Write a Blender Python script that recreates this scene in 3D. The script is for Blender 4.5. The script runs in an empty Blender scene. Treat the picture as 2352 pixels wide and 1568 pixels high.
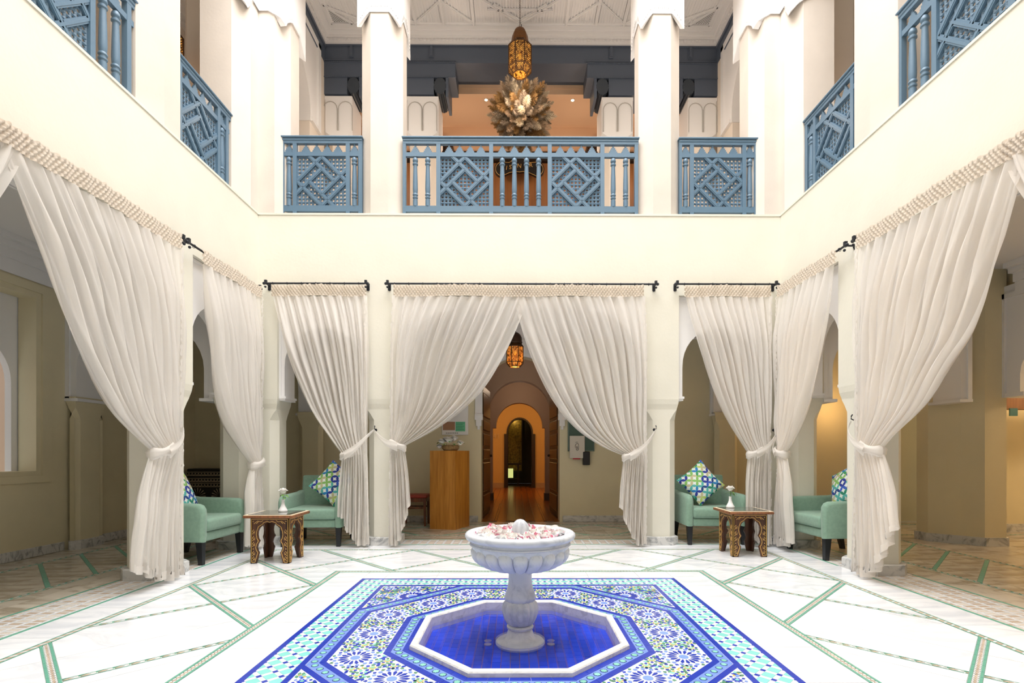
import bpy, math, random
from mathutils import Vector, Matrix
R = random.Random(7)
PI = math.pi
SC = bpy.context.scene
COL = SC.collection
# ------------------------------------------------------------------ camera
cam = bpy.data.cameras.new('camera'); co = bpy.data.objects.new('camera', cam); COL.objects.link(co)
co.location = (0, 0, 1.15); co.rotation_euler = (PI/2, 0, -0.007)
cam.sensor_width = 36; cam.lens = 17.985; cam.shift_x = -0.00765; cam.shift_y = 0.10884
cam.clip_start = 0.02; cam.clip_end = 100
SC.camera = co
# ------------------------------------------------------------------ world + light
w = bpy.data.worlds.new('World'); SC.world = w; w.use_nodes = True
w.node_tree.nodes['Background'].inputs[0].default_value = (0.86, 0.93, 1.0, 1)
w.node_tree.nodes['Background'].inputs[1].default_value = 1.0
def area(name, loc, size, power, col=(1, 1, 1), rot=(0, 0, 0), spread=PI):
    l = bpy.data.lights.new(name, 'AREA'); l.shape = 'RECTANGLE'; l.size, l.size_y = size; l.energy = power; l.color = col; l.spread = spread
    o = bpy.data.objects.new(name, l); o.location = loc; o.rotation_euler = rot; COL.objects.link(o); return o
def point(name, loc, power, col=(1, .62, .28), rad=.05):
    l = bpy.data.lights.new(name, 'POINT'); l.energy = power; l.color = col; l.shadow_soft_size = rad
    o = bpy.data.objects.new(name, l); o.location = loc; COL.objects.link(o); return o
area('skylight', (0.05, 3.2, 11.4), (6.3, 6.2), 1000, (0.97, 0.985, 1.0))
VS = SC.view_settings; VS.view_transform = 'Standard'; VS.look = 'None'; VS.gamma = 1; VS.exposure = 0.34; VS.use_curve_mapping = False
SC.display_settings.display_device = 'sRGB'
# lamps of the galleries and the corridor (warm), with added fills
point('gallery_lamp', (0.03, 7.6, 2.55), 9)
point('corridor_lamp', (0.07, 11.6, 2.6), 5.0, (1, .74, .52))
point('corridor_lamp', (0.07, 9.6, 2.75), 3.5, (1, .78, .6))
point('hall_lamp', (0.9, 14.6, 2.6), 26, (1, .62, .24), .1)
point('hall_lamp', (-0.9, 14.6, 2.6), 26, (1, .62, .24), .1)
point('side_room_lamp', (8.2, 5.6, 2.5), 70, (1, .72, .42), .2)
point('back_room_lamp', (5.2, 8.1, 1.9), 8, (1, .6, .25), .1)
for sx in (-1, 1):
    point('upper_spot_fill', (0.06+sx*1.05, 9.5, 6.6), 10, (1, .74, .54), .04)
    point('upper_spot_fill', (0.06+sx*2.3, 9.6, 6.6), 8, (1, .74, .54), .04)  # outer pair unseen, added to light the room behind the lintel
point('lantern_lamp', (0.07, 7.6, 6.4), 16, (1, .84, .68), .1)
for x_ in (-2.3, 2.4): point('upper_gallery_fill', (x_, 7.5, 6.0), 17, (1, .88, .76), .12)  # unseen fills, added to brighten the upper gallery and its ceiling
# ------------------------------------------------------------------ materials
def lin(c):
    if isinstance(c, str): c = [int(c[i:i+2], 16)/255 for i in (0, 2, 4)]
    return tuple((x/12.92 if x <= .04045 else ((x+.055)/1.055)**2.4) for x in c)+(1,)
MC = {}
def mat(name, c, rough=.5, metal=0, var=0., vs=6., bump=0., bs=60., spec=.5, rnd=0., sheen=0.):
    if name in MC: return MC[name]
    m = bpy.data.materials.new(name); m.use_nodes = True; MC[name] = m
    nt = m.node_tree; b = nt.nodes['Principled BSDF']; col = lin(c)
    b.inputs['Base Color'].default_value = col; b.inputs['Roughness'].default_value = rough; b.inputs['Metallic'].default_value = metal
    b.inputs['Specular IOR Level'].default_value = spec
    if sheen: b.inputs['Sheen Weight'].default_value = sheen
    N = nt.nodes.new; L = nt.links.new
    tc = N('ShaderNodeTexCoord')
    src = None
    if var:
        n = N('ShaderNodeTexNoise'); n.inputs['Scale'].default_value = vs; n.inputs['Detail'].default_value = 5
        L(tc.outputs['Object'], n.inputs['Vector'])
        r = N('ShaderNodeValToRGB'); r.color_ramp.elements[0].position = .3; r.color_ramp.elements[1].position = .7
        r.color_ramp.elements[0].color = tuple(x*(1-var) for x in col[:3])+(1,)
        r.color_ramp.elements[1].color = tuple(min(1, x*(1+var*.5)) for x in col[:3])+(1,)
        L(n.outputs['Fac'], r.inputs[0]); src = r.outputs[0]
    if rnd:
        oi = N('ShaderNodeNewGeometry'); mr = N('ShaderNodeMapRange'); L(oi.outputs['Random Per Island'], mr.inputs[0])
        mr.inputs[3].default_value = 1-rnd; mr.inputs[4].default_value = 1+rnd*.4
        hs = N('ShaderNodeHueSaturation'); L(mr.outputs[0], hs.inputs['Value'])
        if src: L(src, hs.inputs['Color'])
        else: hs.inputs['Color'].default_value = col
        src = hs.outputs[0]
    if src: L(src, b.inputs['Base Color'])
    if bump:
        n = N('ShaderNodeTexNoise'); n.inputs['Scale'].default_value = bs; n.inputs['Detail'].default_value = 4
        L(tc.outputs['Object'], n.inputs['Vector'])
        bp = N('ShaderNodeBump'); bp.inputs['Strength'].default_value = bump; bp.inputs['Distance'].default_value = .01
        L(n.outputs['Fac'], bp.inputs['Height']); L(bp.outputs[0], b.inputs['Normal'])
    return m
def marble(name, base, vein, rough=.2, scale=2.2, amt=.5, rnd=.05, coat=0):
    m = bpy.data.materials.new(name); m.use_nodes = True; MC[name] = m
    nt = m.node_tree; b = nt.nodes['Principled BSDF']; N = nt.nodes.new; L = nt.links.new
    tc = N('ShaderNodeTexCoord'); mp = N('ShaderNodeMapping'); mp.inputs['Rotation'].default_value = (.3, .2, .5); mp.inputs['Scale'].default_value = (1, 2.6, 1.5)
    ge = N('ShaderNodeNewGeometry'); ad = N('ShaderNodeVectorMath'); ad.operation = 'ADD'
    ml = N('ShaderNodeMath'); ml.operation = 'MULTIPLY'; ml.inputs[1].default_value = 37.
    L(ge.outputs['Random Per Island'], ml.inputs[0]); cx = N('ShaderNodeCombineXYZ'); L(ml.outputs[0], cx.inputs[0]); L(ml.outputs[0], cx.inputs[2])
    L(tc.outputs['Object'], ad.inputs[0]); L(cx.outputs[0], ad.inputs[1]); L(ad.outputs[0], mp.inputs[0])
    n1 = N('ShaderNodeTexNoise'); n1.inputs['Scale'].default_value = scale; n1.inputs['Detail'].default_value = 8; n1.inputs['Distortion'].default_value = 1.6
    n1.inputs['Roughness'].default_value = .62
    L(mp.outputs[0], n1.inputs['Vector'])
    r = N('ShaderNodeValToRGB'); e = r.color_ramp.elements; e[0].position = .36; e[0].color = lin(vein); e[1].position = .52; e[1].color = lin(base)
    L(n1.outputs['Fac'], r.inputs[0])
    mx = N('ShaderNodeMix'); mx.data_type = 'RGBA'; mx.inputs[0].default_value = amt; mx.inputs[6].default_value = lin(base); L(r.outputs[0], mx.inputs[7])
    mr = N('ShaderNodeMapRange'); L(ge.outputs['Random Per Island'], mr.inputs[0]); mr.inputs[3].default_value = 1-rnd; mr.inputs[4].default_value = 1.0
    hs = N('ShaderNodeHueSaturation'); L(mr.outputs[0], hs.inputs['Value']); L(mx.outputs[2], hs.inputs['Color'])
    L(hs.outputs[0], b.inputs['Base Color']); b.inputs['Roughness'].default_value = rough
    return m
def fabric(name, c, transl=.35, transp=.12):
    m = bpy.data.materials.new(name); m.use_nodes = True; MC[name] = m
    nt = m.node_tree; nt.nodes.clear(); N = nt.nodes.new; L = nt.links.new
    o = N('ShaderNodeOutputMaterial'); d = N('ShaderNodeBsdfDiffuse'); t = N('ShaderNodeBsdfTranslucent'); p = N('ShaderNodeBsdfTransparent')
    tc = N('ShaderNodeTexCoord'); n = N('ShaderNodeTexNoise'); n.inputs['Scale'].default_value = 9; n.inputs['Detail'].default_value = 6
    mp = N('ShaderNodeMapping'); mp.inputs['Scale'].default_value = (1, 1, .25); L(tc.outputs['Object'], mp.inputs[0]); L(mp.outputs[0], n.inputs['Vector'])
    r = N('ShaderNodeValToRGB'); cc = lin(c); r.color_ramp.elements[0].color = tuple(x*.93 for x in cc[:3])+(1,); r.color_ramp.elements[1].color = cc
    L(n.outputs['Fac'], r.inputs[0])
    L(r.outputs[0], d.inputs[0]); L(r.outputs[0], t.inputs[0])
    wv = N('ShaderNodeTexNoise'); wv.inputs['Scale'].default_value = 160; L(tc.outputs['Object'], wv.inputs['Vector'])
    bp = N('ShaderNodeBump'); bp.inputs['Strength'].default_value = .25; bp.inputs['Distance'].default_value = .004; L(wv.outputs['Fac'], bp.inputs['Height'])
    L(bp.outputs[0], d.inputs['Normal'])
    m1 = N('ShaderNodeMixShader'); m1.inputs[0].default_value = transl; L(d.outputs[0], m1.inputs[1]); L(t.outputs[0], m1.inputs[2])
    m2 = N('ShaderNodeMixShader'); m2.inputs[0].default_value = transp; L(m1.outputs[0], m2.inputs[1]); L(p.outputs[0], m2.inputs[2])
    L(m2.outputs[0], o.inputs[0]); return m
def emis(name, c, s):
    m = bpy.data.materials.new(name); m.use_nodes = True; MC[name] = m
    b = m.node_tree.nodes['Principled BSDF']; b.inputs['Base Color'].default_value = lin(c); b.inputs['Emission Color'].default_value = lin(c); b.inputs['Emission Strength'].default_value = s
    return m
def wood(name, c1, c2, rough=.35, sc=(1, 1, .06), scale=30):
    m = bpy.data.materials.new(name); m.use_nodes = True; MC[name] = m
    nt = m.node_tree; b = nt.nodes['Principled BSDF']; N = nt.nodes.new; L = nt.links.new
    tc = N('ShaderNodeTexCoord'); mp = N('ShaderNodeMapping'); mp.inputs['Scale'].default_value = sc; L(tc.outputs['Object'], mp.inputs[0])
    n = N('ShaderNodeTexNoise'); n.inputs['Scale'].default_value = scale; n.inputs['Detail'].default_value = 6; n.inputs['Distortion'].default_value = .6; L(mp.outputs[0], n.inputs['Vector'])
    r = N('ShaderNodeValToRGB'); r.color_ramp.elements[0].color = lin(c1); r.color_ramp.elements[0].position = .3; r.color_ramp.elements[1].color = lin(c2); r.color_ramp.elements[1].position = .72
    L(n.outputs['Fac'], r.inputs[0]); L(r.outputs[0], b.inputs['Base Color']); b.inputs['Roughness'].default_value = rough
    return m
CREAM = mat('court_plaster', 'E7E3D5', .75, var=.035, vs=2.2, bump=.12, bs=25, spec=.2)
COLM = mat('column_plaster', 'DDD3C8', .8, var=.05, vs=3, bump=.1, bs=30, spec=.2)
KHAKI = mat('gallery_plaster', 'E4D9B8', .8, var=.04, vs=2, bump=.1, bs=30, spec=.2)
WHITE = mat('white_gypsum', 'F1EFEE', .7, bump=.06, bs=80, spec=.3)
UWALL = mat('upper_plaster', 'EADFD2', .8, var=.03, vs=2, spec=.2)
MARB = marble('white_marble', 'FAFAFB', 'B9C0CC', .14, 1.5, .38, .05)
MARG = marble('gallery_marble_shaded', 'DDD3C2', '9C8E78', .16, 1.5, .8, .1)  # veined stone; the beige tone puts gallery shade and warm light into the colour
MARP = marble('plinth_marble', 'DAD9D6', '7F8186', .3, 5, .75, .08)
MARF = marble('fountain_marble', 'DDE0E6', 'A4ABB8', .3, 4, .5, 0)
MARK = marble('kerb_marble', 'F4F1EC', 'B5AFA6', .35, 6, .5, .03)
GROUT = mat('grout', 'EAE7E0', .8)
GREEN = mat('green_tile', '74B8A0', .3, rnd=.25, spec=.4)
TAN = mat('tan_tile', 'C9B49F', .5, rnd=.2)
BEIGE = mat('beige_tile', 'DDD2C4', .5, rnd=.15)
WTILE = mat('white_tile', 'F0F0F0', .25, rnd=.05)
BLUE = mat('cobalt_tile', '1F3FC0', .22, rnd=.35)
LBLUE = mat('light_blue_tile', '7D9DE8', .25, rnd=.15)
TEAL = mat('turquoise_tile', '8FE2DA', .22, rnd=.22)
AQUA = mat('aqua_tile', '8FD9C4', .25, rnd=.2)
DGREEN = mat('dark_green_tile', '5E9A78', .25, rnd=.3)
YELL = mat('yellow_tile', 'EFC766', .3, rnd=.2)
NAVY = mat('navy_tile', '2A3A86', .3, rnd=.2)
POOLB = mat('pool_tile', '1C46DC', .18, rnd=.35, var=.25, vs=8)
POOLG = mat('pool_grout', '9A6250', .8)
RAIL = mat('blue_paint', '5C778C', .42, bump=.12, bs=40)
SLATE = mat('slate_paint', '566070', .5)
IRON = mat('black_iron', '2A2C33', .45, .5)
CURT = fabric('curtain_linen', 'FFFAF4', .38, .22)
HEADM = fabric('heading_linen', 'F3E6D6', .3, .02)
CHAIRF = mat('green_fabric', '87A692', .85, var=.10, vs=30, bump=.3, bs=220, spec=.2, sheen=.3)
BLACKW = mat('black_wood', '1A1C20', .35)
DWOOD = wood('table_dark_wood', '3A2418', '6B4128', .4)
EWOOD = wood('table_edge_wood', '6A4028', 'A0653C', .35)
INLAY = mat('yellow_inlay', 'DDB066', .4, rnd=.15)
IVORY = mat('ivory_inlay', 'F2DEC0', .4)
OAK = wood('oak', 'A96A20', 'D1913E', .35, (1, 1, .08), 22)
GLASS = mat('smoked_glass', '5C5A50', .05, spec=.8)
PORC = mat('porcelain', 'F6F6F6', .15)
LEAF = mat('leaf', '6E9A4A', .5, rnd=.3)
PETW = mat('white_petal', 'FEFBF6', .5)
PETP = mat('pink_petal', 'F08FAA', .55)
BRASS = mat('lantern_metal', '5A3C22', .45, .6, var=.2, vs=20)
def amber():
    m = bpy.data.materials.new('amber_glass'); m.use_nodes = True; nt = m.node_tree; b = nt.nodes['Principled BSDF']; N = nt.nodes.new; L = nt.links.new
    tc = N('ShaderNodeTexCoord'); n = N('ShaderNodeTexNoise'); n.inputs['Scale'].default_value = 9; n.inputs['Detail'].default_value = 3; L(tc.outputs['Object'], n.inputs['Vector'])
    r = N('ShaderNodeValToRGB'); r.color_ramp.elements[0].position = .38; r.color_ramp.elements[0].color = lin('3A1C08'); r.color_ramp.elements[1].position = .62; r.color_ramp.elements[1].color = lin('FFC45A'); L(n.outputs['Fac'], r.inputs[0])
    L(r.outputs[0], b.inputs['Base Color']); L(r.outputs[0], b.inputs['Emission Color']); b.inputs['Emission Strength'].default_value = .8
    t = N('ShaderNodeBsdfTransparent'); t.inputs[0].default_value = lin('FFDCA0'); x = N('ShaderNodeMixShader'); x.inputs[0].default_value = .3; L(b.outputs[0], x.inputs[1]); L(t.outputs[0], x.inputs[2]); L(x.outputs[0], nt.nodes['Material Output'].inputs[0]); return m
AMBER = amber()
BULB = emis('bulb_glow', 'FFC860', 14)
DDOOR = wood('door_wood', '20160F', '38261A', .4)
CARV = mat('carving_line', 'B9B4AE', .7)
BROWNW = wood('brown_wood', '8A5A34', 'A8703F', .5)
PEACH = mat('peach_plaster', 'E6C2A0', .8)
# ------------------------------------------------------------------ mesh helpers
class MB:
    def __init__(s): s.v = []; s.f = []; s.m = []; s.uv = {}
    def add(s, vs, fs, mi=0, M=None):
        o = len(s.v)
        for p in vs:
            p = Vector(p); s.v.append(tuple(M @ p) if M is not None else tuple(p))
        for f in fs: s.f.append(tuple(i+o for i in f)); s.m.append(mi)
        return s
    def box(s, x0, x1, y0, y1, z0, z1, mi=0, M=None):
        v = [(x, y, z) for z in (z0, z1) for y in (y0, y1) for x in (x0, x1)]
        return s.add(v, [(0, 2, 3, 1), (4, 5, 7, 6), (0, 1, 5, 4), (2, 6, 7, 3), (0, 4, 6, 2), (1, 3, 7, 5)], mi, M)
    def bbox(s, x0, x1, y0, y1, z0, z1, b=.01, mi=0, M=None, seg=2):  # rounded box
        import bmesh
        bm = bmesh.new(); bmesh.ops.create_cube(bm, size=1)
        for v in bm.verts: v.co = Vector(((x0+x1)/2+v.co.x*(x1-x0), (y0+y1)/2+v.co.y*(y1-y0), (z0+z1)/2+v.co.z*(z1-z0)))
        bmesh.ops.bevel(bm, geom=list(bm.edges), offset=b, segments=seg, profile=.5, affect='EDGES')
        bm.verts.index_update(); s.add([v.co.copy() for v in bm.verts], [[v.index for v in f.verts] for f in bm.faces], mi, M); bm.free(); return s
    def prism(s, poly, z0, z1, mi=0, M=None, bottom=True):
        n = len(poly); v = [(p[0], p[1], z0) for p in poly]+[(p[0], p[1], z1) for p in poly]
        f = [tuple(range(n, 2*n))]+[(i, (i+1) % n, n+(i+1) % n, n+i) for i in range(n)]
        if bottom: f.append(tuple(range(n-1, -1, -1)))
        return s.add(v, f, mi, M)
    def loft(s, rings, mi=0, M=None, cap=True):
        n = len(rings[0]); v = [p for r in rings for p in r]; f = []
        for k in range(len(rings)-1):
            for i in range(n): f.append((k*n+i, k*n+(i+1) % n, (k+1)*n+(i+1) % n, (k+1)*n+i))
        if cap: f.append(tuple(range(n-1, -1, -1))); f.append(tuple(range((len(rings)-1)*n, len(rings)*n)))
        return s.add(v, f, mi, M)
    def lathe(s, prof, n=24, mi=0, M=None, mod=None, cap=True):
        rings = []
        for (r, z) in prof:
            rings.append([((r*(1 if not mod else mod(i/n, z))*math.cos(2*PI*i/n)), (r*(1 if not mod else mod(i/n, z))*math.sin(2*PI*i/n)), z) for i in range(n)])
        return s.loft(rings, mi, M, cap)
    def tube(s, pts, r, n=8, mi=0, M=None, flat=1.):
        P = [Vector(p) for p in pts]; rings = []; up = Vector((0, 0, 1)); k = len(P)
        for i, p in enumerate(P):
            t = (P[min(i+1, k-1)]-P[max(i-1, 0)]).normalized()
            a = t.cross(up)
            if a.length < .05: a = t.cross(Vector((0, 1, 0)))
            a.normalize(); b = a.cross(t); rr = r[i] if isinstance(r, (list, tuple)) else r
            rings.append([tuple(p+a*rr*flat*math.cos(2*PI*j/n)+b*rr*math.sin(2*PI*j/n)) for j in range(n)])
        return s.loft(rings, mi, M)
    def sphere(s, c, r, n=12, m=8, mi=0, M=None):
        rx, ry, rz = r if isinstance(r, (tuple, list)) else (r, r, r)
        rings = [[(c[0]+rx*math.sin(PI*k/m)*math.cos(2*PI*i/n), c[1]+ry*math.sin(PI*k/m)*math.sin(2*PI*i/n), c[2]-rz*math.cos(PI*k/m)) for i in range(n)] for k in range(1, m)]
        return s.loft(rings, mi, M)
    def build(s, name, mats, parent=None, smooth=False, loc=None):
        me = bpy.data.meshes.new(name); me.from_pydata(s.v, [], s.f)
        if not isinstance(mats, (list, tuple)): mats = [mats]
        for m in mats: me.materials.append(m)
        if len(mats) > 1: me.polygons.foreach_set('material_index', s.m)
        if smooth: me.polygons.foreach_set('use_smooth', [True]*len(me.polygons)); 
        me.update()
        if smooth and smooth != 'all':
            try: me.set_sharp_from_angle(angle=math.radians(smooth if smooth is not True else 40))
            except Exception: pass
        o = bpy.data.objects.new(name, me); COL.objects.link(o)
        if parent: o.parent = parent
        if loc: o.location = loc
        return o
def tag(o, label=None, cat=None, group=None, kind=None):
    if label: o['label'] = label
    if cat: o['category'] = cat
    if group: o['group'] = group
    if kind: o['kind'] = kind
    return o
def thing(name, loc, label, cat, group=None, rz=0):
    o = bpy.data.objects.new(name, None); COL.objects.link(o); o.location = loc; o.rotation_euler = (0, 0, rz); o.empty_display_size = .1
    return tag(o, label, cat, group)
def clone(o, parent=None):
    c = o.copy(); COL.objects.link(c); c.parent = parent
    for ch in list(o.children): clone(ch, c)
    return c
def inst(me, name, parent, loc=(0, 0, 0), rot=(0, 0, 0), scale=None):
    o = bpy.data.objects.new(name, me); COL.objects.link(o); o.parent = parent; o.location = loc; o.rotation_euler = rot
    if scale: o.scale = scale
    return o
def FR(o, a, d):  # frame: columns along, depth, up
    a = Vector(a); d = Vector(d)
    return Matrix(((a.x, d.x, 0, o[0]), (a.y, d.y, 0, o[1]), (0, 0, 1, o[2]), (0, 0, 0, 1)))
# ---- polygons
def clip(poly, n, c):   # keep n.p <= c
    out = []; k = len(poly)
    for i in range(k):
        a = poly[i]; b = poly[(i+1) % k]; da = n[0]*a[0]+n[1]*a[1]-c; db = n[0]*b[0]+n[1]*b[1]-c
        if da <= 1e-9: out.append(a)
        if (da < -1e-9 and db > 1e-9) or (da > 1e-9 and db < -1e-9):
            t = da/(da-db); out.append((a[0]+(b[0]-a[0])*t, a[1]+(b[1]-a[1])*t))
    return out
def parea(p): return abs(sum(p[i][0]*p[(i+1) % len(p)][1]-p[(i+1) % len(p)][0]*p[i][1] for i in range(len(p))))/2 if len(p) > 2 else 0
def cen(p): return (sum(q[0] for q in p)/len(p), sum(q[1] for q in p)/len(p))
def cclip(a, b):   # clip a by convex ccw b
    for i in range(len(b)):
        p, q = b[i], b[(i+1) % len(b)]; n = (q[1]-p[1], p[0]-q[0]); c = n[0]*p[0]+n[1]*p[1]; a = clip(a, n, c)
        if len(a) < 3: return []
    return a
def ccw(p):
    s = sum(p[i][0]*p[(i+1) % len(p)][1]-p[(i+1) % len(p)][0]*p[i][1] for i in range(len(p)))
    return p if s > 0 else p[::-1]
def shrink(p, e):
    p = ccw(p); q = p
    for i in range(len(p)):
        a, b = p[i], p[(i+1) % len(p)]; n = (b[1]-a[1], a[0]-b[0]); l = math.hypot(*n)
        if l < 1e-9: continue
        n = (n[0]/l, n[1]/l); q = clip(q, n, n[0]*a[0]+n[1]*a[1]-e)
        if len(q) < 3: return []
    return q
def rect(x0, x1, y0, y1): return [(x0, y0), (x1, y0), (x1, y1), (x0, y1)]
# ================================================================== constants of the place
XL, XR, YB, YF, T = -3.2, 3.3, 6.37, .05, .4
GL, GR, GB = -5.35, 6.0, 8.55
ZL = 4.105
# ================================================================== FLOOR
fl_ = MB(); _m = (.02, 3.265); _o = [(_m[0]+.63/math.cos(PI/8)*math.cos(PI/8+PI/4*i), _m[1]+.63/math.cos(PI/8)*math.sin(PI/8+PI/4*i)) for i in range(8)]
for a_, b_, c_, d_ in ((-6.6, 8.9, -2.4, 2.265), (-6.6, 8.9, 4.265, 8.5), (-6.6, -.98, 2.265, 4.265), (1.02, 8.9, 2.265, 4.265)): fl_.box(a_, b_, c_, d_, -.25, -.006, 0)
_q = [(_m[0]+x, _m[1]+y) for x, y in ((1, .414), (.414, 1), (-.414, 1), (-1, .414), (-1, -.414), (-.414, -1), (.414, -1), (1, -.414))]
for i in range(8):
    j = (i+1) % 8; fl_.add([(*_o[i], -.006), (*_q[i], -.006), (*_q[j], -.006), (*_o[j], -.006)], [(0, 1, 2, 3)])
for sx, sy in ((1, 1), (-1, 1), (-1, -1), (1, -1)): fl_.add([(_m[0]+sx, _m[1]+sy*.414, -.006), (_m[0]+sx, _m[1]+sy, -.006), (_m[0]+sx*.414, _m[1]+sy, -.006)], [(0, 1, 2)])
fl_.box(-.98, 1.02, 2.265, 4.265, -.3, -.25)
FLOOR = fl_.build('floor', [GROUT]); tag(FLOOR, 'white marble courtyard floor with green tile inlay bands', None, None, 'structure')
class Tiles:
    """collects flat tiles; the 300 that show largest become parts, the rest one joined part"""
    def __init__(s, name, mat_, z=.0, t=.006, lim=280, minpx=7., parent=None):
        s.name, s.mat, s.z, s.t, s.lim, s.minpx, s.L, s.parent = name, mat_, z, t, lim, minpx, [], parent or FLOOR
    def add(s, p, gap=.0015):
        p = shrink(p, gap)
        if len(p) >= 3 and parea(p) > 2e-6: s.L.append(p)
    def flush(s):
        def app(p):
            c = cen(p); d = max(c[1], .3)
            px = 1186+c[0]/d*1175; py = 1040+1175*1.15/d
            if c[1] < .5 or px < -20 or px > 2372 or py > 1580: return 0
            return math.sqrt(parea(p)*1.15/d)*1175/d
        L = sorted(s.L, key=app, reverse=True); big = [p for p in L[:s.lim] if app(p) >= s.minpx]; rest = L[len(big):]
        for p in big:
            c = cen(p); m = MB().prism([(q[0]-c[0], q[1]-c[1]) for q in p], -s.t, 0, bottom=False); m.build(s.name, s.mat, s.parent, loc=(c[0], c[1], s.z))
        if rest:
            m = MB()
            for p in rest: m.prism(p, s.z-s.t, s.z, bottom=False)
            o = m.build(s.name+'_field', s.mat, s.parent); o['kind'] = 'stuff'
slab = Tiles('marble_slab', MARB, 0, .034, 300, 9)
gslab = Tiles('gallery_slab', MARG, 0, .034, 300, 9)
green = Tiles('green_tile', GREEN, .0012, .03, 300, 5)
tanT = Tiles('tan_tile', TAN, .0006, .03, 250, 6)
beigeT = Tiles('beige_tile', BEIGE, .0004, .03, 200, 6)
whiteT = Tiles('white_tile', WTILE, .0008, .03, 250, 6)
def strip(poly, d, c, w, kind):
    """inlay band: poly convex, direction d (unit), normal offset c, half width w"""
    n = (-d[1], d[0]); t0 = min(p[0]*d[0]+p[1]*d[1] for p in poly); t1 = max(p[0]*d[0]+p[1]*d[1] for p in poly)
    g = {'wide': .015, 'mid': .010, 'narrow': .006}[kind]
    for sgn in (-1, 1):
        a = clip(clip(poly, n, c+(w if sgn > 0 else -(w-g))), (-n[0], -n[1]), -(c+((w-g) if sgn > 0 else -w)))
        if len(a) < 3: continue
        t = t0
        while t < t1:
            L_ = .085+R.random()*.03
            b = clip(clip(a, d, t+L_), (-d[0], -d[1]), -t)
            if len(b) >= 3: green.add(b, .001)
            t += L_
    mid = clip(clip(poly, n, c+w-g), (-n[0], -n[1]), -(c-w+g))
    if len(mid) < 3: return
    mid = ccw(mid); wi = w-g; P = lambda t, q: (d[0]*t+n[0]*(c+q), d[1]*t+n[1]*(c+q))
    st = {'wide': .03, 'mid': .06, 'narrow': .07}[kind]; t = t0-st
    while t < t1+st:
        if kind == 'wide':
            a = [P(t, -wi*.1), P(t+st*.5, -wi*.75), P(t+st, -wi*.1), P(t+st*1.0, wi*.1), P(t+st*.5, wi*.75)]
            b = [P(t+st*.5, -wi*.8), P(t+st, -wi*.95), P(t+st*1.5, -wi*.8), P(t+st, -wi*.15)]; b2 = [P(t+st*.5, wi*.8), P(t+st, wi*.15), P(t+st*1.5, wi*.8), P(t+st, wi*.95)]
        elif kind == 'mid':
            a = [P(t, -wi*.9), P(t+st*.62, -wi*.9), P(t+st*.38, wi*.9), P(t-st*.24, wi*.9)]
            b = [P(t+st*.64, -wi*.9), P(t+st*.98, -wi*.9), P(t+st*.74, wi*.9), P(t+st*.40, wi*.9)]; b2 = None
        else:
            a = [P(t, 0), P(t+st*.3, -wi*.9), P(t+st*.6, 0), P(t+st*.3, wi*.9)]
            b = [P(t+st*.35, -wi*.9), P(t+st*.95, -wi*.9), P(t+st*.65, -wi*.08)]; b2 = [P(t+st*.65, wi*.08), P(t+st*.95, wi*.9), P(t+st*.35, wi*.9)]
        a = cclip(ccw(a), mid)
        if len(a) >= 3: tanT.add(a, .0008)
        for q in (b, b2):
            if q:
                q = cclip(ccw(q), mid)
                if len(q) >= 3: whiteT.add(q, .0006)
        t += st
S2 = 1/math.sqrt(2)
def cut(pieces, d, c, w, kind=None):
    """cut convex pieces by a band along d; returns remaining pieces"""
    n = (-d[1], d[0]); out = []
    for p in pieces:
        a = clip(p, n, c-w); b = clip(p, (-n[0], -n[1]), -(c+w)); m = clip(clip(p, n, c+w), (-n[0], -n[1]), -(c-w))
        if len(a) >= 3 and parea(a) > 1e-5: out.append(a)
        if len(b) >= 3 and parea(b) > 1e-5: out.append(b)
        if kind and len(m) >= 3 and parea(m) > 1e-5: strip(m, d, c, w, kind)
    return out
def slabs(pieces, to, d=None, step=.6, off=.13, gap=.0016):
    for p in pieces:
        if d:
            t0 = min(q[0]*d[0]+q[1]*d[1] for q in p); t1 = max(q[0]*d[0]+q[1]*d[1] for q in p); k = math.floor((t0-off)/step)
            while off+k*step < t1:
                q = clip(clip(p, d, off+(k+1)*step), (-d[0], -d[1]), -(off+k*step))
                if len(q) >= 3: to.add(q, gap)
                k += 1
        else: to.add(p, gap)
CX, CY = .035, 3.21          # centre of the courtyard pattern
mx, my = .02, 3.265           # centre of the mosaic square
HM = 1.43; HI = 1.765; HO = 2.885
# plain frame around the mosaic
for (a, b, c_, d_, dr) in ((CX-HI+.03, mx-HM, .9, CY+HI-.03, (0, 1)), (mx+HM, CX+HI-.03, .9, CY+HI-.03, (0, 1)), (mx-HM, mx+HM, my+HM, CY+HI-.03, (1, 0)), (mx-HM, mx+HM, CY-HI+.03, my-HM, (1, 0))):
    slabs([rect(a, b, c_, d_)], slab, dr, .47, .2)
# inner and outer square bands
def ringband(h, w, kind):
    for sx in (-1, 1):
        x = CX+sx*h; yy = h+w
        strip(ccw([(x-w, CY-h+w*(-1 if sx > 0 else 1)*0-w), (x+w, CY-h-w), (x+w, CY+h+(w if sx > 0 else -w)), (x-w, CY+h+(-w if sx > 0 else w))]), (0, 1), -x, w, kind)
    for sy in (1, -1):
        y = CY+sy*h; strip(ccw([(CX-h+w, y-w), (CX+h-w, y-w), (CX+h+w, y+w), (CX-h-w, y+w)] if sy > 0 else [(CX-h, y-w), (CX+h, y-w), (CX+h, y+w), (CX-h, y+w)]), (1, 0), y, w, kind)
ringband(HI, .03, 'wide'); ringband(HO, .026, 'mid')
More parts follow.
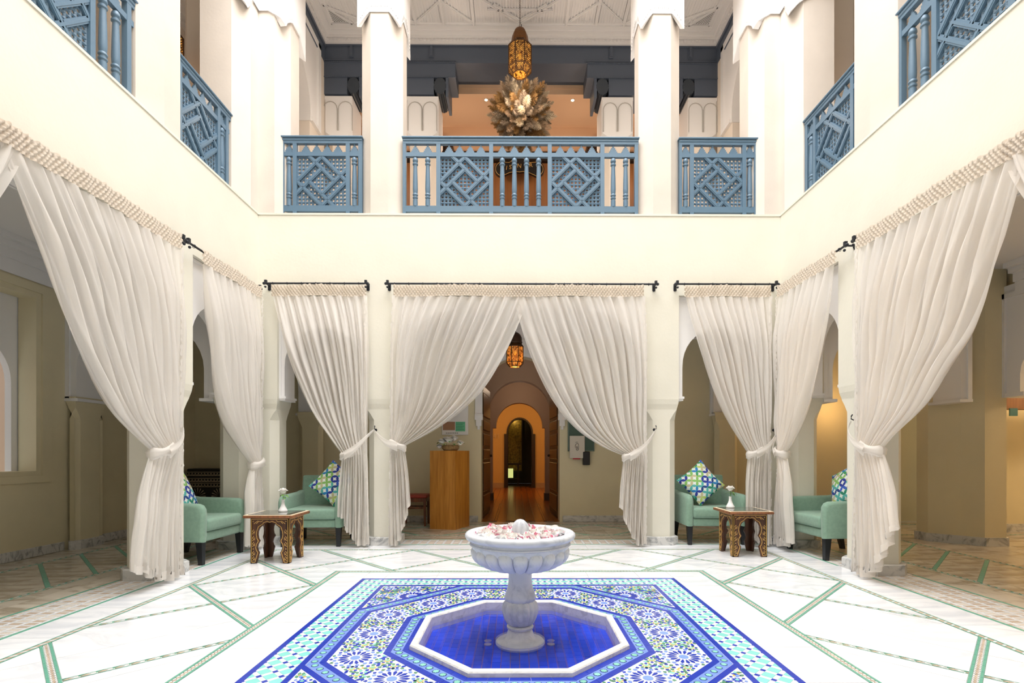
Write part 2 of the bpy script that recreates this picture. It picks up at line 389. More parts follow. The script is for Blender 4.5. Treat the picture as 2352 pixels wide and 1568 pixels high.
# strapwork between the bands
dW, dN = (S2, -S2), (S2, S2)
wl = [(-dW[1]*0+S2*k) for k in (.265, 1.64, 2.72, 3.79, 4.86, -.8, -1.9)]
def n_of(d): return (-d[1], d[0])
a0, a1, b0, b1 = CX-HO+.026, CX-HI-.03, CX+HI+.03, CX+HO-.026
y0i, y1i = CY+HI+.03, CY+HO-.026
regL = [[(a0, .9), (a1, .9), (a1, y0i), (a0, y1i)]]; regR = [[(b0, .9), (b1, .9), (b1, y1i), (b0, y0i)]]
regBL = [[(a1, y0i), (CX, y0i), (CX, y1i), (a0, y1i)]]; regBR = [[(CX, y0i), (b0, y0i), (b1, y1i), (CX, y1i)]]
for reg, left in ((regL, 1), (regR, 0), (regBL, 1), (regBR, 0)):
    P_ = reg
    back = reg in (regBL, regBR)
    W_ = (.265, 1.64, 2.72, 3.79, 4.86) if left else (.25, 1.62, 2.68, 3.75, 4.85)
    N_ = (3.5, 4.90, 6.24, 7.27) if left else (3.6, 5.03, 6.42, 7.5)
    # wide lines: left x+y=k (dir (1,-1)); right y-x=k (dir (1,1))
    for k in W_: P_ = cut(P_, (S2, -S2) if left else (S2, S2), k*S2, .029, 'wide')
    if back:   # the opposite wide line crossing into this half
        k = 4.85 if left else 4.86
        P_ = cut(P_, (S2, S2) if left else (S2, -S2), k*S2, .029, 'wide')
    for k in N_: P_ = cut(P_, (S2, S2) if left else (S2, -S2), k*S2, .021, 'narrow')
    slabs(P_, slab, (S2, -S2) if left else (S2, S2), .52, .3)
# border to the arcade
o1 = CX-HO-.026; o2 = CX+HO+.026; oy = CY+HO+.026
slabs([rect(XL, o1, .05, oy)], slab, (0, 1), .62, .1); slabs([rect(o2, XR, .05, oy)], slab, (0, 1), .62, .3)
slabs([rect(XL, XR, oy, 6.42)], slab, (1, 0), .66, .2)
slabs([rect(XL-.4, XR+.4, -2.3, .05)], slab, (1, 0), .6, .2)
slabs([rect(-1.7, 1.8, .05, .9)], slab, (1, 0), .6, .2); slabs([rect(XL+.4, -1.7, .05, .9), rect(1.8, XR-.4, .05, .9)], slab, (1, 0), .6, .2)
# thresholds: brick-like strips in the arcade openings
def threshold(x0, x1, y0, y1, along):
    g = .028
    if along == 'y':
        strips_ = [(rect(x0, x0+g, y0, y1)), (rect(x1-g, x1, y0, y1))]; d = (0, 1); a, b = x0+g, x1-g; t0, t1 = y0, y1
    else:
        strips_ = [(rect(x0, x1, y0, y0+g)), (rect(x0, x1, y1-g, y1))]; d = (1, 0); a, b = y0+g, y1-g; t0, t1 = x0, x1
    for s_ in strips_:
        t = t0
        while t < t1:
            L_ = .1+R.random()*.03; q = clip(clip(s_, d, t+L_), (-d[0], -d[1]), -t)
            if len(q) >= 3: green.add(q, .001)
            t += L_
    # courses of long tan tiles parted by white bars and white squares
    reg = ccw(rect(a, b, t0, t1) if along == 'y' else rect(t0, t1, a, b)); px_, py_ = .105, .058; y = reg[0][1]-.02; xs = min(p[0] for p in reg); xe = max(p[0] for p in reg); ye = max(p[1] for p in reg)
    y = min(p[1] for p in reg)-.02
    while y < ye:
        x = xs-.04
        while x < xe:
            for to, q, gg in (((tanT if R.random() < .6 else beigeT), rect(x, x+.072, y, y+.040), .0012), (whiteT, rect(x, x+.072, y+.040, y+.058), .0012), (whiteT, rect(x+.072, x+.105, y+.002, y+.056), .0014)):
                q = cclip(ccw(q), reg)
                if len(q) >= 3: to.add(q, gg)
            x += px_
        y += py_
threshold(XL-T, XL+.03, 1.2, 4.65, 'y'); threshold(XR-.03, XR+T+.06, 1.2, 4.8, 'y'); threshold(-1.5, 1.64, 6.42, 6.81, 'x')
threshold(XL-T, XL+.03, 5.08, 6.12, 'y'); threshold(XR-.03, XR+T+.06, 5.2, 6.14, 'y'); threshold(-3.0, -1.86, 6.42, 6.81, 'x'); threshold(2.0, 3.1, 6.42, 6.81, 'x')
# gallery floors
LN = (-3.98, -4.96); RN = (4.1, 5.07)
def gallery(x0, x1, y0, y1, cuts, diag, d, off):
    P_ = [rect(x0, x1, y0, y1)]
    for (dd, c, w_, k) in cuts: P_ = cut(P_, dd, c, w_, k)
    for (dd, c) in diag:
        q = []
        for p in P_:
            cc = cen(p)
            inner = (LN[1] < cc[0] < LN[0]) or (RN[0] < cc[0] < RN[1]) or (7.16 < cc[1] < 8.2 and x0 < cc[0] < x1 and abs(cc[0]) < 3.7)
            q += cut([p], dd, c, .018, 'g') if inner else [p]
        P_ = q
    slabs(P_, gslab, d, .3, off)
_strip = strip
def strip(poly, d, c, w, kind):
    if kind == 'g':
        t0 = min(p[0]*d[0]+p[1]*d[1] for p in poly); t1 = max(p[0]*d[0]+p[1]*d[1] for p in poly); t = t0
        while t < t1:
            q = clip(clip(poly, d, t+.12), (-d[0], -d[1]), -t)
            if len(q) >= 3: green.add(q, .001)
            t += .12
    else: _strip(poly, d, c, w, kind)
gallery(GL, XL-T, -2.3, 6.8, [((0, 1), 3.98, .022, 'narrow'), ((0, 1), 4.96, .022, 'narrow')], [((S2, -S2), S2*k) for k in (-2.1, -1.6, -1.1, -.6, -.1, .4, .9, 1.4, 1.9)], (1, 0.0), .1)
gallery(XR+T+.06, GR, -2.3, 6.8, [((0, 1), -4.1, .022, 'narrow'), ((0, 1), -5.07, .022, 'narrow')], [((S2, S2), S2*k) for k in (-2.1, -1.6, -1.1, -.6, -.1, .4, .9, 1.4, 1.9)], (1, 0), .1)
gallery(GL, GR+1.5, 6.81, GB, [((1, 0), 7.16, .02, 'narrow'), ((1, 0), 8.18, .02, 'narrow')], [((S2, S2), S2*k) for k in (4.6, 5.8, 7, 8.2, 9.4, 10.6)]+[((S2, -S2), S2*k) for k in (4.6, 5.8, 7, 8.2, 9.4, 10.6)], (1, 0), .1)
slabs([rect(GR, 8.8, -2.3, 6.8)], gslab, (1, 0), .6, .1)
# ------------------------------------------------------------------ zellige carpet
def star(cx_, cy_, r1, r2, n, rot=0):
    return [(cx_+(r1 if i % 2 == 0 else r2)*math.cos(rot+PI*i/n), cy_+(r1 if i % 2 == 0 else r2)*math.sin(rot+PI*i/n)) for i in range(2*n)]
def ngon(cx_, cy_, r, n, rot=0): return [(cx_+r*math.cos(rot+2*PI*i/n), cy_+r*math.sin(rot+2*PI*i/n)) for i in range(n)]
zb = MB()   # white bed of the mosaic, with the basin left open
def octo(a, cx_=None, cy_=None): return ngon(mx, my, a/math.cos(PI/8), 8, PI/8)
oc = octo(.6); sq = [(mx+HM, my+HM*math.tan(PI/8)), (mx+HM*math.tan(PI/8), my+HM), (mx-HM*math.tan(PI/8), my+HM), (mx-HM, my+HM*math.tan(PI/8)), (mx-HM, my-HM*math.tan(PI/8)), (mx-HM*math.tan(PI/8), my-HM), (mx+HM*math.tan(PI/8), my-HM), (mx+HM, my-HM*math.tan(PI/8))]
for i in range(8):
    j = (i+1) % 8; zb.add([(*oc[i], -.001), (*oc[j], -.001), (*sq[j], -.001), (*sq[i], -.001)], [(0, 1, 2, 3)])
for sx, sy in ((1, 1), (-1, 1), (-1, -1), (1, -1)):
    h = HM; t_ = h*math.tan(PI/8); zb.add([(mx+sx*h, my+sy*t_, -.001), (mx+sx*h, my+sy*h, -.001), (mx+sx*t_, my+sy*h, -.001)], [(0, 1, 2)])
o = zb.build('mosaic_bed', WTILE, FLOOR)
ZT = .003
cob = Tiles('cobalt_border_tile', BLUE, .0012, ZT, 280, 5); lbl = Tiles('light_blue_border_tile', LBLUE, .0010, ZT, 280, 5)
teal = Tiles('turquoise_tile', TEAL, .0012, ZT, 290, 6); nod = Tiles('blue_square_tile', BLUE, .0012, ZT, 200, 6); whb = Tiles('white_bar_tile', WTILE, .0010, ZT, 280, 6)
pet = Tiles('rosette_petal_tile', BLUE, .0012, ZT, 256, 3); cent = Tiles('rosette_centre_tile', LBLUE, .0012, ZT, 30, 3)
fills = {k: Tiles(n_, m_, .0012, ZT, 0, 99) for k, n_, m_ in (('g', 'green_hexagon', DGREEN), ('b', 'cobalt_hexagon', BLUE), ('l', 'light_blue_hexagon', LBLUE), ('a', 'aqua_star', AQUA), ('y', 'yellow_star', YELL), ('n', 'navy_ring', NAVY))}
def seg_tiles(p, q, w0, w1, to, L_=.1):
    """tiles of a border line from p to q; inner edge offset w0..w1 to the left normal"""
    p, q = Vector(p), Vector(q); d = (q-p); ln = d.length; d.normalize(); n_ = Vector((-d.y, d.x)); k = max(1, int(ln/L_))
    return p, d, n_, ln, k
def oct_line(a0_, a1_, to, L_=.1):
    o0, o1_ = ngon(mx, my, a0_/math.cos(PI/8), 8, PI/8), ngon(mx, my, a1_/math.cos(PI/8), 8, PI/8)
    for i in range(8):
        j = (i+1) % 8; k = max(1, int(math.dist(o1_[i], o1_[j])/L_))
        for t in range(k):
            f0, f1 = t/k, (t+1)/k; lp = lambda A, B, f: (A[0]+(B[0]-A[0])*f, A[1]+(B[1]-A[1])*f)
            to.add([lp(o0[i], o0[j], f0), lp(o1_[i], o1_[j], f0), lp(o1_[i], o1_[j], f1), lp(o0[i], o0[j], f1)], .0008)
def sq_line(a0_, a1_, to, L_=.1):
    for s_ in range(4):
        A = [(a0_, -a0_), (a0_, a0_)]; B = [(a1_, -a1_), (a1_, a1_)]; c_, s__ = [(1, 0), (0, 1), (-1, 0), (0, -1)][s_]
        rt = lambda p: (mx+p[0]*c_-p[1]*s__, my+p[0]*s__+p[1]*c_)
        k = int(2*a1_/L_)
        for t in range(k):
            f0, f1 = t/k, (t+1)/k; lp = lambda A_, f: rt((A_[0][0]+(A_[1][0]-A_[0][0])*f, A_[0][1]+(A_[1][1]-A_[0][1])*f))
            to.add([lp(A, f0), lp(B, f0), lp(B, f1), lp(A, f1)], .0008)
sq_line(1.395, 1.43, cob); sq_line(1.165, 1.2, cob)
oct_line(1.065, 1.10, cob); oct_line(.745, .785, cob); oct_line(.645, .685, cob)
oct_line(.685, .745, lbl, .3)
# outer octagon light band with its outer blue line on the diagonals only
oct_line(1.10, 1.163, lbl, .3)
O0, O1 = ngon(mx, my, 1.165/math.cos(PI/8), 8, PI/8), ngon(mx, my, 1.2/math.cos(PI/8), 8, PI/8)
lim = ccw(rect(mx-1.165, mx+1.165, my-1.165, my+1.165))
for i in (0, 2, 4, 6):
    j = (i+1) % 8
    if abs((O0[i][0]+O0[j][0])/2-mx) < .3 or abs((O0[i][1]+O0[j][1])/2-my) < .3:
        continue
    k = 9
    for t in range(k):
        f0, f1 = t/k, (t+1)/k; lp = lambda A, B, f: (A[0]+(B[0]-A[0])*f, A[1]+(B[1]-A[1])*f)
        q = cclip(ccw([lp(O0[i], O0[j], f0), lp(O1[i], O1[j], f0), lp(O1[i], O1[j], f1), lp(O0[i], O0[j], f1)]), lim)
        if len(q) >= 3: cob.add(q, .0008)
# 8-pointed stars in the light bands
def band_stars(a, step, r):
    o_ = ngon(mx, my, a/math.cos(PI/8), 8, PI/8)
    for i in range(8):
        p, q = o_[i], o_[(i+1) % 8]; k = int(round(math.dist(p, q)/step))
        for t in range(k):
            f = (t+.5)/k; x, y = p[0]+(q[0]-p[0])*f, p[1]+(q[1]-p[1])*f
            fills['n'].L.append(ngon(x, y, r*1.22, 8, i*PI/4)); ST.append((x, y, r, i*PI/4))
ST = []
band_stars(.715, .062, .019); band_stars(1.131, .062, .017)
# turquoise lattice border
reg4 = [ccw(rect(mx-1.395, mx+1.395, my+1.2, my+1.395)), ccw(rect(mx-1.395, mx+1.395, my-1.395, my-1.2)), ccw(rect(mx-1.395, mx-1.2, my-1.2, my+1.2)), ccw(rect(mx+1.2, mx+1.395, my-1.2, my+1.2))]
u = .0827; g_ = .013
for i in range(-30, 31):
    for j in range(-30, 31):
        ox, oy_ = mx+(i-j)*u*S2, my+(i+j)*u*S2+.02
        if max(abs(ox-mx), abs(oy_-my)) > 1.48 or max(abs(ox-mx), abs(oy_-my)) < 1.1: continue
        E1, E2 = (S2, S2), (-S2, S2)
        P2 = lambda a, b: (ox+a*E1[0]+b*E2[0], oy_+a*E1[1]+b*E2[1])
        for r4 in reg4:
            for to, q in ((nod, [P2(-g_, -g_), P2(g_, -g_), P2(g_, g_), P2(-g_, g_)]), (whb, [P2(g_, -g_), P2(u-g_, -g_), P2(u-g_, g_), P2(g_, g_)]),
                          (whb, [P2(-g_, g_), P2(g_, g_), P2(g_, u-g_), P2(-g_, u-g_)]), (teal, [P2(g_, g_), P2(u-g_, g_), P2(u-g_, u-g_), P2(g_, u-g_)])):
                q2 = cclip(ccw(q), r4)
                if len(q2) >= 3: to.add(q2, .001)
# rosettes
occ = []
def rosette(cx_, cy_, r, clipfn=None, n=16, rot=0.):
    occ.append((cx_, cy_, r*1.55))
    cp = (lambda q: q) if not clipfn else clipfn
    def put(to, q, g=.0006):
        q = cp(ccw(q))
        if q and len(q) >= 3: to.add(q, g)
    put(cent, ngon(cx_, cy_, r*.30, 16, rot))
    for i in range(n):
        a = rot+2*PI*i/n; ca, sa = math.cos(a), math.sin(a); Q = lambda rr, t: (cx_+rr*ca-t*sa, cy_+rr*sa+t*ca)
        put(pet, [Q(r*.40, 0), Q(r*.60, -r*.072), Q(r*.84, -r*.118), Q(r*1.03, 0), Q(r*.84, r*.118), Q(r*.60, r*.072)], .0004)
        put(fills['l'], [Q(r*1.07, 0), Q(r*1.13, -r*.13), Q(r*1.26, -r*.13), Q(r*1.32, 0), Q(r*1.26, r*.13), Q(r*1.13, r*.13)])
        a = rot+2*PI*(i+.5)/n; ca, sa = math.cos(a), math.sin(a)
        put(fills['g' if i % 2 else 'b'], [Q(r*1.28, 0), Q(r*1.38, -r*.14), Q(r*1.54, 0), Q(r*1.38, r*.14)])
RC = []
for k in range(16):
    a = PI/8*k; rad = .925 if k % 2 == 0 else .925/math.cos(PI/8)
    RC.append((mx+rad*math.cos(a), my+rad*math.sin(a))); rosette(*RC[-1], .092)
def motif(x, y, s, rot):
    occ.append((x, y, s*2.0)); fills['y'].L.append(star(x, y, s*1.0, s*.62, 8, rot)); ST.append((x, y, s*.62, rot))
    for i in range(8):
        a = rot+PI/8+2*PI*i/8; ca, sa = math.cos(a), math.sin(a); Q = lambda rr, t: (x+rr*ca-t*sa, y+rr*sa+t*ca)
        fills['g' if i % 2 else 'b'].add([Q(s*1.02, 0), Q(s*1.25, -s*.38), Q(s*1.75, -s*.42), Q(s*2.05, 0), Q(s*1.75, s*.42), Q(s*1.25, s*.38)], .0003)
for k in range(16):
    p, q = RC[k], RC[(k+1) % 16]; m_ = ((p[0]+q[0])/2, (p[1]+q[1])/2); d = Vector((m_[0]-mx, m_[1]-my)).normalized(); t = Vector((-d.y, d.x)); a = math.atan2(d.y, d.x)
    motif(m_[0], m_[1], .024, a)
    for s_, e in ((.098, .046), (.098, -.046), (-.098, .046), (-.098, -.046)):
        motif(m_[0]+d.x*s_+t.x*e, m_[1]+d.y*s_+t.y*e, .02, a)
# corner triangles
tris = []
for sx, sy in ((1, 1), (-1, 1), (-1, -1), (1, -1)):
    nn = (-sx*S2, -sy*S2); c_ = nn[0]*mx+nn[1]*my-1.2
    tr = clip(ccw(rect(mx-1.165, mx+1.165, my-1.165, my+1.165)), nn, c_); tris.append(ccw(tr))
    cr = (mx+sx*.86, my+sy*.86)
    rosette(cr[0], cr[1], .105, lambda q, nn=nn, c_=c_: clip(q, nn, c_), 20)
    for e1, e2 in ((1.09, 1.09), (1.09, .87), (.87, 1.09), (1.1, .68), (.68, 1.1), (1.0, .98)):
        if (e1, e2) != (1.0, .98):
            x, y = mx+sx*e1, my+sy*e2; occ.append((x, y, .05)); fills['b'].L.append(star(x, y, .03, .017, 8)); ST.append((x, y, .012, 0))
            for i in range(8):
                a = PI/8+i*PI/4; fills['l' if i % 2 else 'b'].add(ngon(x+.042*math.cos(a), y+.042*math.sin(a), .009, 6, a), .0003)
# filler
def inoct(x, y, a):
    x -= mx; y -= my; return max(abs(x), abs(y), abs(x+y)*S2, abs(x-y)*S2) < a
keys = 'ggbbgaaylbyb'
st = .0205; row = 0; y = my-1.18
while y < my+1.18:
    x = mx-1.18+(st/2 if row % 2 else 0)
    while x < mx+1.18:
        ok = (inoct(x, y, 1.052) and not inoct(x, y, .798)) or any(len(clip([(x, y), (x+1e-4, y), (x, y+1e-4)], (0, 0), 0)) and all((q[1]-p[1])*(x-p[0])-(q[0]-p[0])*(y-p[1]) < -.012*math.dist(p, q) for p, q in zip(tr, tr[1:]+tr[:1])) for tr in tris)
        if ok and all((x-ox)**2+(y-oy_)**2 > (r_+.003)**2 for ox, oy_, r_ in occ):
            k = R.choice(keys); a = R.random()*PI; r_ = .0138 if k != 'y' else .010
            fills[k].L.append([(x+r_*1.25*math.cos(a), y+r_*1.25*math.sin(a)), (x+r_*.7*math.cos(a+1.1), y+r_*.7*math.sin(a+1.1)), (x+r_*.7*math.cos(a+2.04), y+r_*.7*math.sin(a+2.04)), (x-r_*1.25*math.cos(a), y-r_*1.25*math.sin(a)), (x+r_*.7*math.cos(a+PI+1.1), y+r_*.7*math.sin(a+PI+1.1)), (x+r_*.7*math.cos(a+PI+2.04), y+r_*.7*math.sin(a+PI+2.04))])
        x += st
    y += st*.87; row += 1
for t_ in (slab, gslab, green, tanT, beigeT, whiteT, cob, lbl, teal, nod, whb, pet, cent): t_.flush()
for t_ in fills.values(): t_.flush()
m = MB()
for (x, y, r, a) in ST: m.prism(star(x, y, r, r*.74, 8, a), -.002, .0022, bottom=False)
o = m.build('aqua_star_tile_field', AQUA, FLOOR); o['kind'] = 'stuff'
# ================================================================== SUNKEN BASIN
pool = thing('fountain_basin', (mx, my, 0), 'sunken octagonal basin with white marble kerb, blue tiled bed and shallow water', 'basin')
O = lambda a: ngon(0, 0, a/math.cos(PI/8), 8, PI/8)
for i in range(8):
    m = MB(); j = (i+1) % 8; A, B, C_ = O(.645), O(.597), O(.597)
    ring = [[(*A[i], -.02), (*A[j], -.02), (*B[j], -.02), (*B[i], -.02)], [(*A[i], .022), (*A[j], .022), (*B[j], .022), (*B[i], .022)], ]
    A2, B2 = O(.640), O(.603); ring.append([(*A2[i], .03), (*A2[j], .03), (*B2[j], .03), (*B2[i], .03)])
    m.loft(ring); D = O(.617)
    m.loft([[(*B[i], -.075), (*B[j], -.075), (*D[j], -.075), (*D[i], -.075)], [(*B[i], -.02), (*B[j], -.02), (*D[j], -.02), (*D[i], -.02)]])
    e = m.build('kerb_stone', MARK, pool, smooth=30)
MB().prism(O(.617), -.09, -.069).build('pool_bed', POOLG, pool)
pt = Tiles('pool_tile', POOLB, -.066, .012, 290, 6, pool)
po = ccw(O(.594))
for i in range(-14, 14):
    k0 = R.random()*.1
    for j in range(-9, 9):
        q = [(i*.054, j*.135-k0), (i*.054+.054, j*.135-k0), (i*.054+.054, j*.135+.135-k0), (i*.054, j*.135+.135-k0)]
        q = cclip(q, po)
        if len(q) >= 3: pt.add(q, .0014)
pt.flush()
WAT = bpy.data.materials.new('water'); WAT.use_nodes = True; nt = WAT.node_tree; b = nt.nodes['Principled BSDF']
b.inputs['Transmission Weight'].default_value = 1; b.inputs['IOR'].default_value = 1.33; b.inputs['Roughness'].default_value = .0; b.inputs['Base Color'].default_value = (.93, .97, 1, 1)
nn_ = nt.nodes.new('ShaderNodeTexNoise'); nn_.inputs['Scale'].default_value = 6; bp = nt.nodes.new('ShaderNodeBump'); bp.inputs['Strength'].default_value = .05; bp.inputs['Distance'].default_value = .02
nt.links.new(nn_.outputs[0], bp.inputs['Height']); nt.links.new(bp.outputs[0], b.inputs['Normal'])
op = nt.nodes['Material Output']; lp_ = nt.nodes.new('ShaderNodeMixShader'); tr_ = nt.nodes.new('ShaderNodeBsdfTransparent'); lp_.inputs[0].default_value = .6
nt.links.new(b.outputs[0], lp_.inputs[1]); nt.links.new(tr_.outputs[0], lp_.inputs[2]); nt.links.new(lp_.outputs[0], op.inputs[0])
m = MB(); po_ = O(.5965); m.add([(*p, -.026) for p in po_], [tuple(range(8))]); m.build('water', WAT, pool)
for sx in (-1, 1):
    m = MB(); m.lathe([(.0, 0), (.024, 0), (.024, .006), (.012, .009), (.0, .009)], 20); o = m.build('drain_fitting', mat('steel_fitting', 'C9C2AE', .3, .8), pool, smooth=True, loc=(sx*.2, -.02, -.066))
# ---- pedestal and bowl
ft = thing('marble_fountain', (mx+.005, my, -.066), 'white and grey marble pedestal fountain with fluted bowl standing in the blue basin', 'fountain')
Z0 = .066
prof = [(.0, 0), (.155, 0), (.158, .012), (.150, .022), (.115, .026), (.098, .036), (.086, .06), (.079, .085), (.074, .10)]
MB().lathe(prof, 40).build('foot', MARF, ft, smooth=True)
MB().lathe([(.074, .10), (.084, .103), (.086, .115), (.078, .122), (.070, .126)], 40).build('collar', MARF, ft, smooth=True)
def lob(n, amp):
    return lambda u_, z: 1+amp*(abs(math.cos(n*PI*u_))-.6)
vp = [(.070, .126), (.088, .14), (.103, .17), (.112, .205), (.113, .235), (.105, .262), (.092, .278), (.088, .283)]
MB().lathe(vp, 128, mod=lob(16, .09)).build('gadrooned_knop', MARF, ft, smooth=60)
MB().lathe([(.088, .276), (.097, .285), (.099, .305), (.093, .325), (.082, .355), (.076, .39), (.0735, .43), (.0735, .48), (.076, .50)], 40).build('shaft', MARF, ft, smooth=True)
# bowl
bp_ = [(.04, .470), (.09, .480), (.15, .497), (.21, .522), (.262, .555), (.292, .590), (.305, .618), (.310, .638)]
MB().lathe(bp_, 64).build('bowl', MARF, ft, smooth=60)
gm = MB(); gr = []
gp_ = [(.085, .476, .006), (.11, .480, .012), (.15, .490, .020), (.20, .510, .030), (.245, .538, .039), (.275, .568, .045), (.292, .594, .044), (.298, .612, .036), (.298, .624, .020), (.297, .628, .004)]
for (r_, z_, w_) in gp_: gr.append([(r_+w_*.62*math.cos(2*PI*k/12)*.8, w_*math.sin(2*PI*k/12), z_-w_*.55*math.cos(2*PI*k/12)) for k in range(12)])
gm.loft(gr); go = gm.build('gadroon', MARF, ft, smooth=70)
for k in range(1, 20): o = inst(go.data, 'gadroon', ft, (0, 0, 0), (0, 0, 2*PI*k/20))
MB().lathe([(.312, .634), (.322, .640), (.320, .647), (.311, .651), (.310, .664), (.326, .668), (.343, .678), (.351, .692), (.349, .706), (.338, .716), (.318, .719), (.298, .714), (.288, .703), (.278, .690), (.1, .682), (.0, .682)], 80).build('rim', MARF, ft, smooth=50)
m = MB(); m.lathe([(.048, .68), (.053, .715), (.050, .745), (.038, .772), (.020, .790), (.0, .795)], 96, mod=lob(7, .30)); m.build('spout', MARF, ft, smooth=60)
# petals
def petal_mesh(kind):
    m = MB(); n = 7; vs = []; 
    for i in range(n):
        for j in range(n):
            u_, v_ = i/(n-1)-.5, j/(n-1)
            wdt = math.sin(min(1, v_*1.15+.12)*PI*.86)**.8; x = u_*2*.019*wdt; y_ = v_*.04
            z = .010*(u_*2)**2+.010*(v_)**2+.002*math.sin(u_*9+v_*5); vs.append((x, y_-.02, z))
    fs = []; ms = []
    for i in range(n-1):
        for j in range(n-1):
            fs.append((i*n+j, (i+1)*n+j, (i+1)*n+j+1, i*n+j+1)); ms.append(1 if (kind and (j >= 4 if kind == 1 else (i <= 1))) else 0)
    m.v = vs; m.f = fs; m.m = ms
    return m
pm = []
for k in (0, 0, 0, 1, 2):
    o = petal_mesh(k).build('rose_petal', [PETW, PETP]); o.data.polygons.foreach_set('use_smooth', [True]*len(o.data.polygons)); pm.append(o.data); bpy.data.objects.remove(o)
n_ = 0
while n_ < 260:
    a = R.random()*2*PI; rr = .27*math.sqrt(R.random())
    if rr < .06: continue
    o = inst(R.choice(pm), 'rose_petal', None, (mx+.005+rr*math.cos(a), my+rr*math.sin(a), .622+.022*R.random()), (R.uniform(-.7, .7), R.uniform(-.7, .7), R.random()*6.28), [R.uniform(.95, 1.45)]*3)
    tag(o, 'white rose petal with pink touches scattered in the fountain bowl', 'petal', 'rose petals in the fountain bowl'); n_ += 1
# ================================================================== ARCADE WALLS (ground floor)
def strct(o): o['kind'] = 'structure'; return o
def empty_s(name):
    o = bpy.data.objects.new(name, None); COL.objects.link(o); o['kind'] = 'structure'; return o
WB, WL, WR, WF = (empty_s('wall_'+s) for s in ('back', 'left', 'right', 'front'))
def pier_poly(x0, x1, y0, y1, i, c):   # 8 corners, ccw, inset i, chamfer c
    x0 += i; x1 -= i; y0 += i; y1 -= i
    return [(x0+c, y0), (x1-c, y0), (x1, y0+c), (x1, y1-c), (x1-c, y1), (x0+c, y1), (x0, y1-c), (x0, y0+c)]
def pier(par, x0, x1, y0, y1, zt, mat_, c=.085, e=.022, plinth=True, zc=1.66, box=False):
    m = MB(); rings = []
    lv = [(0, e, c), (zc-.10, e, c), (zc-.10, e, c), (zc-.02, e, c*.45), (zc+.03, e, .0005), (zc+.04, e*.95, .0005), (zc+.10, e*.3, .0005), (zc+.16, 0, .0005), (zt, 0, .0005)]
    if box: lv = [(0, 0, .0005), (zt, 0, .0005)]
    for z, i, cc in lv: rings.append([(*p, z) for p in pier_poly(x0, x1, y0, y1, i, cc)])
    m.loft(rings); o = m.build('pier', mat_, par)
    if not box:   # raised lip where the chamfer starts, as on the pointed stops
        pass
    if plinth:
        m = MB(); ei = -.012 if not box else -.02
        m.loft([[(*p, z) for p in pier_poly(x0, x1, y0, y1, i, c if not box else .001)] for z, i in ((0, ei), (.098, ei), (.105, ei+.012))])
        m.build('plinth', MARP, par)
    return o
def arch_wall(name, par, M, s0, s1, zb, zt, pts, d0, d1, mats, mi=0, smooth=False):
    """wall s0..s1, zb..zt with an arched hole given by pts (monotone in s, starts and ends at zb)"""
    m = MB(); n = len(pts)
    for d, rev in ((d0, 0), (d1, 1)):
        def q(a, b, c_, e):
            f = (0, 1, 2, 3); m.add([(a[0], d, a[1]), (b[0], d, b[1]), (c_[0], d, c_[1]), (e[0], d, e[1])], [f if not rev else f[::-1]], mi, M)
        if pts[0][0] > s0+1e-6: q((s0, zb), (pts[0][0], zb), (pts[0][0], zt), (s0, zt))
        if pts[-1][0] < s1-1e-6: q((pts[-1][0], zb), (s1, zb), (s1, zt), (pts[-1][0], zt))
        for i in range(n-1):
            a, b = pts[i], pts[i+1]
            if b[0]-a[0] > 1e-6: q(a, b, (b[0], zt), (a[0], zt))
    for i in range(n-1):
        a, b = pts[i], pts[i+1]; m.add([(a[0], d0, a[1]), (b[0], d0, b[1]), (b[0], d1, b[1]), (a[0], d1, a[1])], [(0, 3, 2, 1)], mi, M)
    for (sa, sb) in ((s0, pts[0][0]), (pts[-1][0], s1)):
        if sb-sa > 1e-6: m.add([(sa, d0, zb), (sb, d0, zb), (sb, d1, zb), (sa, d1, zb)], [(0, 1, 2, 3)], mi, M)
    m.add([(s0, d0, zt), (s1, d0, zt), (s1, d1, zt), (s0, d1, zt)], [(0, 1, 2, 3)], mi, M)
    m.add([(s0, d0, zb), (s0, d1, zb), (s0, d1, zt), (s0, d0, zt)], [(0, 1, 2, 3)], mi, M)
    m.add([(s1, d0, zb), (s1, d1, zb), (s1, d1, zt), (s1, d0, zt)], [(3, 2, 1, 0)], mi, M)
    return m.build(name, mats, par, smooth=smooth)
def arcpts(c, r, zs, h, zb, n=18, p=1.):
    P = [(c-r, zb)]
    for i in range(n+1):
        a = PI*i/n; P.append((c-r*math.cos(a), zs+h*(math.sin(a)**p)))
    return P+[(c+r, zb)]
def bigpts(c, k, zb):
    half = [(1.46, zb), (1.46, 2.30), (1.44, 2.46), (1.385, 2.62), (1.30, 2.74), (1.18, 2.84), (1.02, 2.91), (.84, 2.945), (.838, 3.035)]
    P = [(c-a*k, z) for a, z in half]; return P+[(c+a*k, z) for a, z in half[::-1]]
ZH = 3.115
def white_panel(par, M, s0, s1, pts, zb=1.86, big=False):
    arch_wall('arch_panel', par, M, s0, s1, zb, ZH, pts, .06, T-.05, [WHITE])
    m = MB()   # flat moulding that frames the panel, and its foot
    for d in (.045, T-.05):
        m.box(s0, s0+.022, d, d+.015, zb, ZH, 0, M); m.box(s1-.022, s1, d, d+.015, zb, ZH, 0, M); m.box(s0+.022, s1-.022, d, d+.015, ZH-.03, ZH-.005, 0, M)
    w_ = pts[0][0]-s0
    for a, b in ((s0, s0+w_+.022), (s1-w_-.022, s1)):
        m.box(a, b, .045, T-.035, zb-.028, zb-.0005, 0, M); m.box(a+(.0 if a == s0 else .012), b-(.012 if a == s0 else 0), .055, T-.045, zb-.052, zb-.028, 0, M)
    m.build('moulding', WHITE, par)
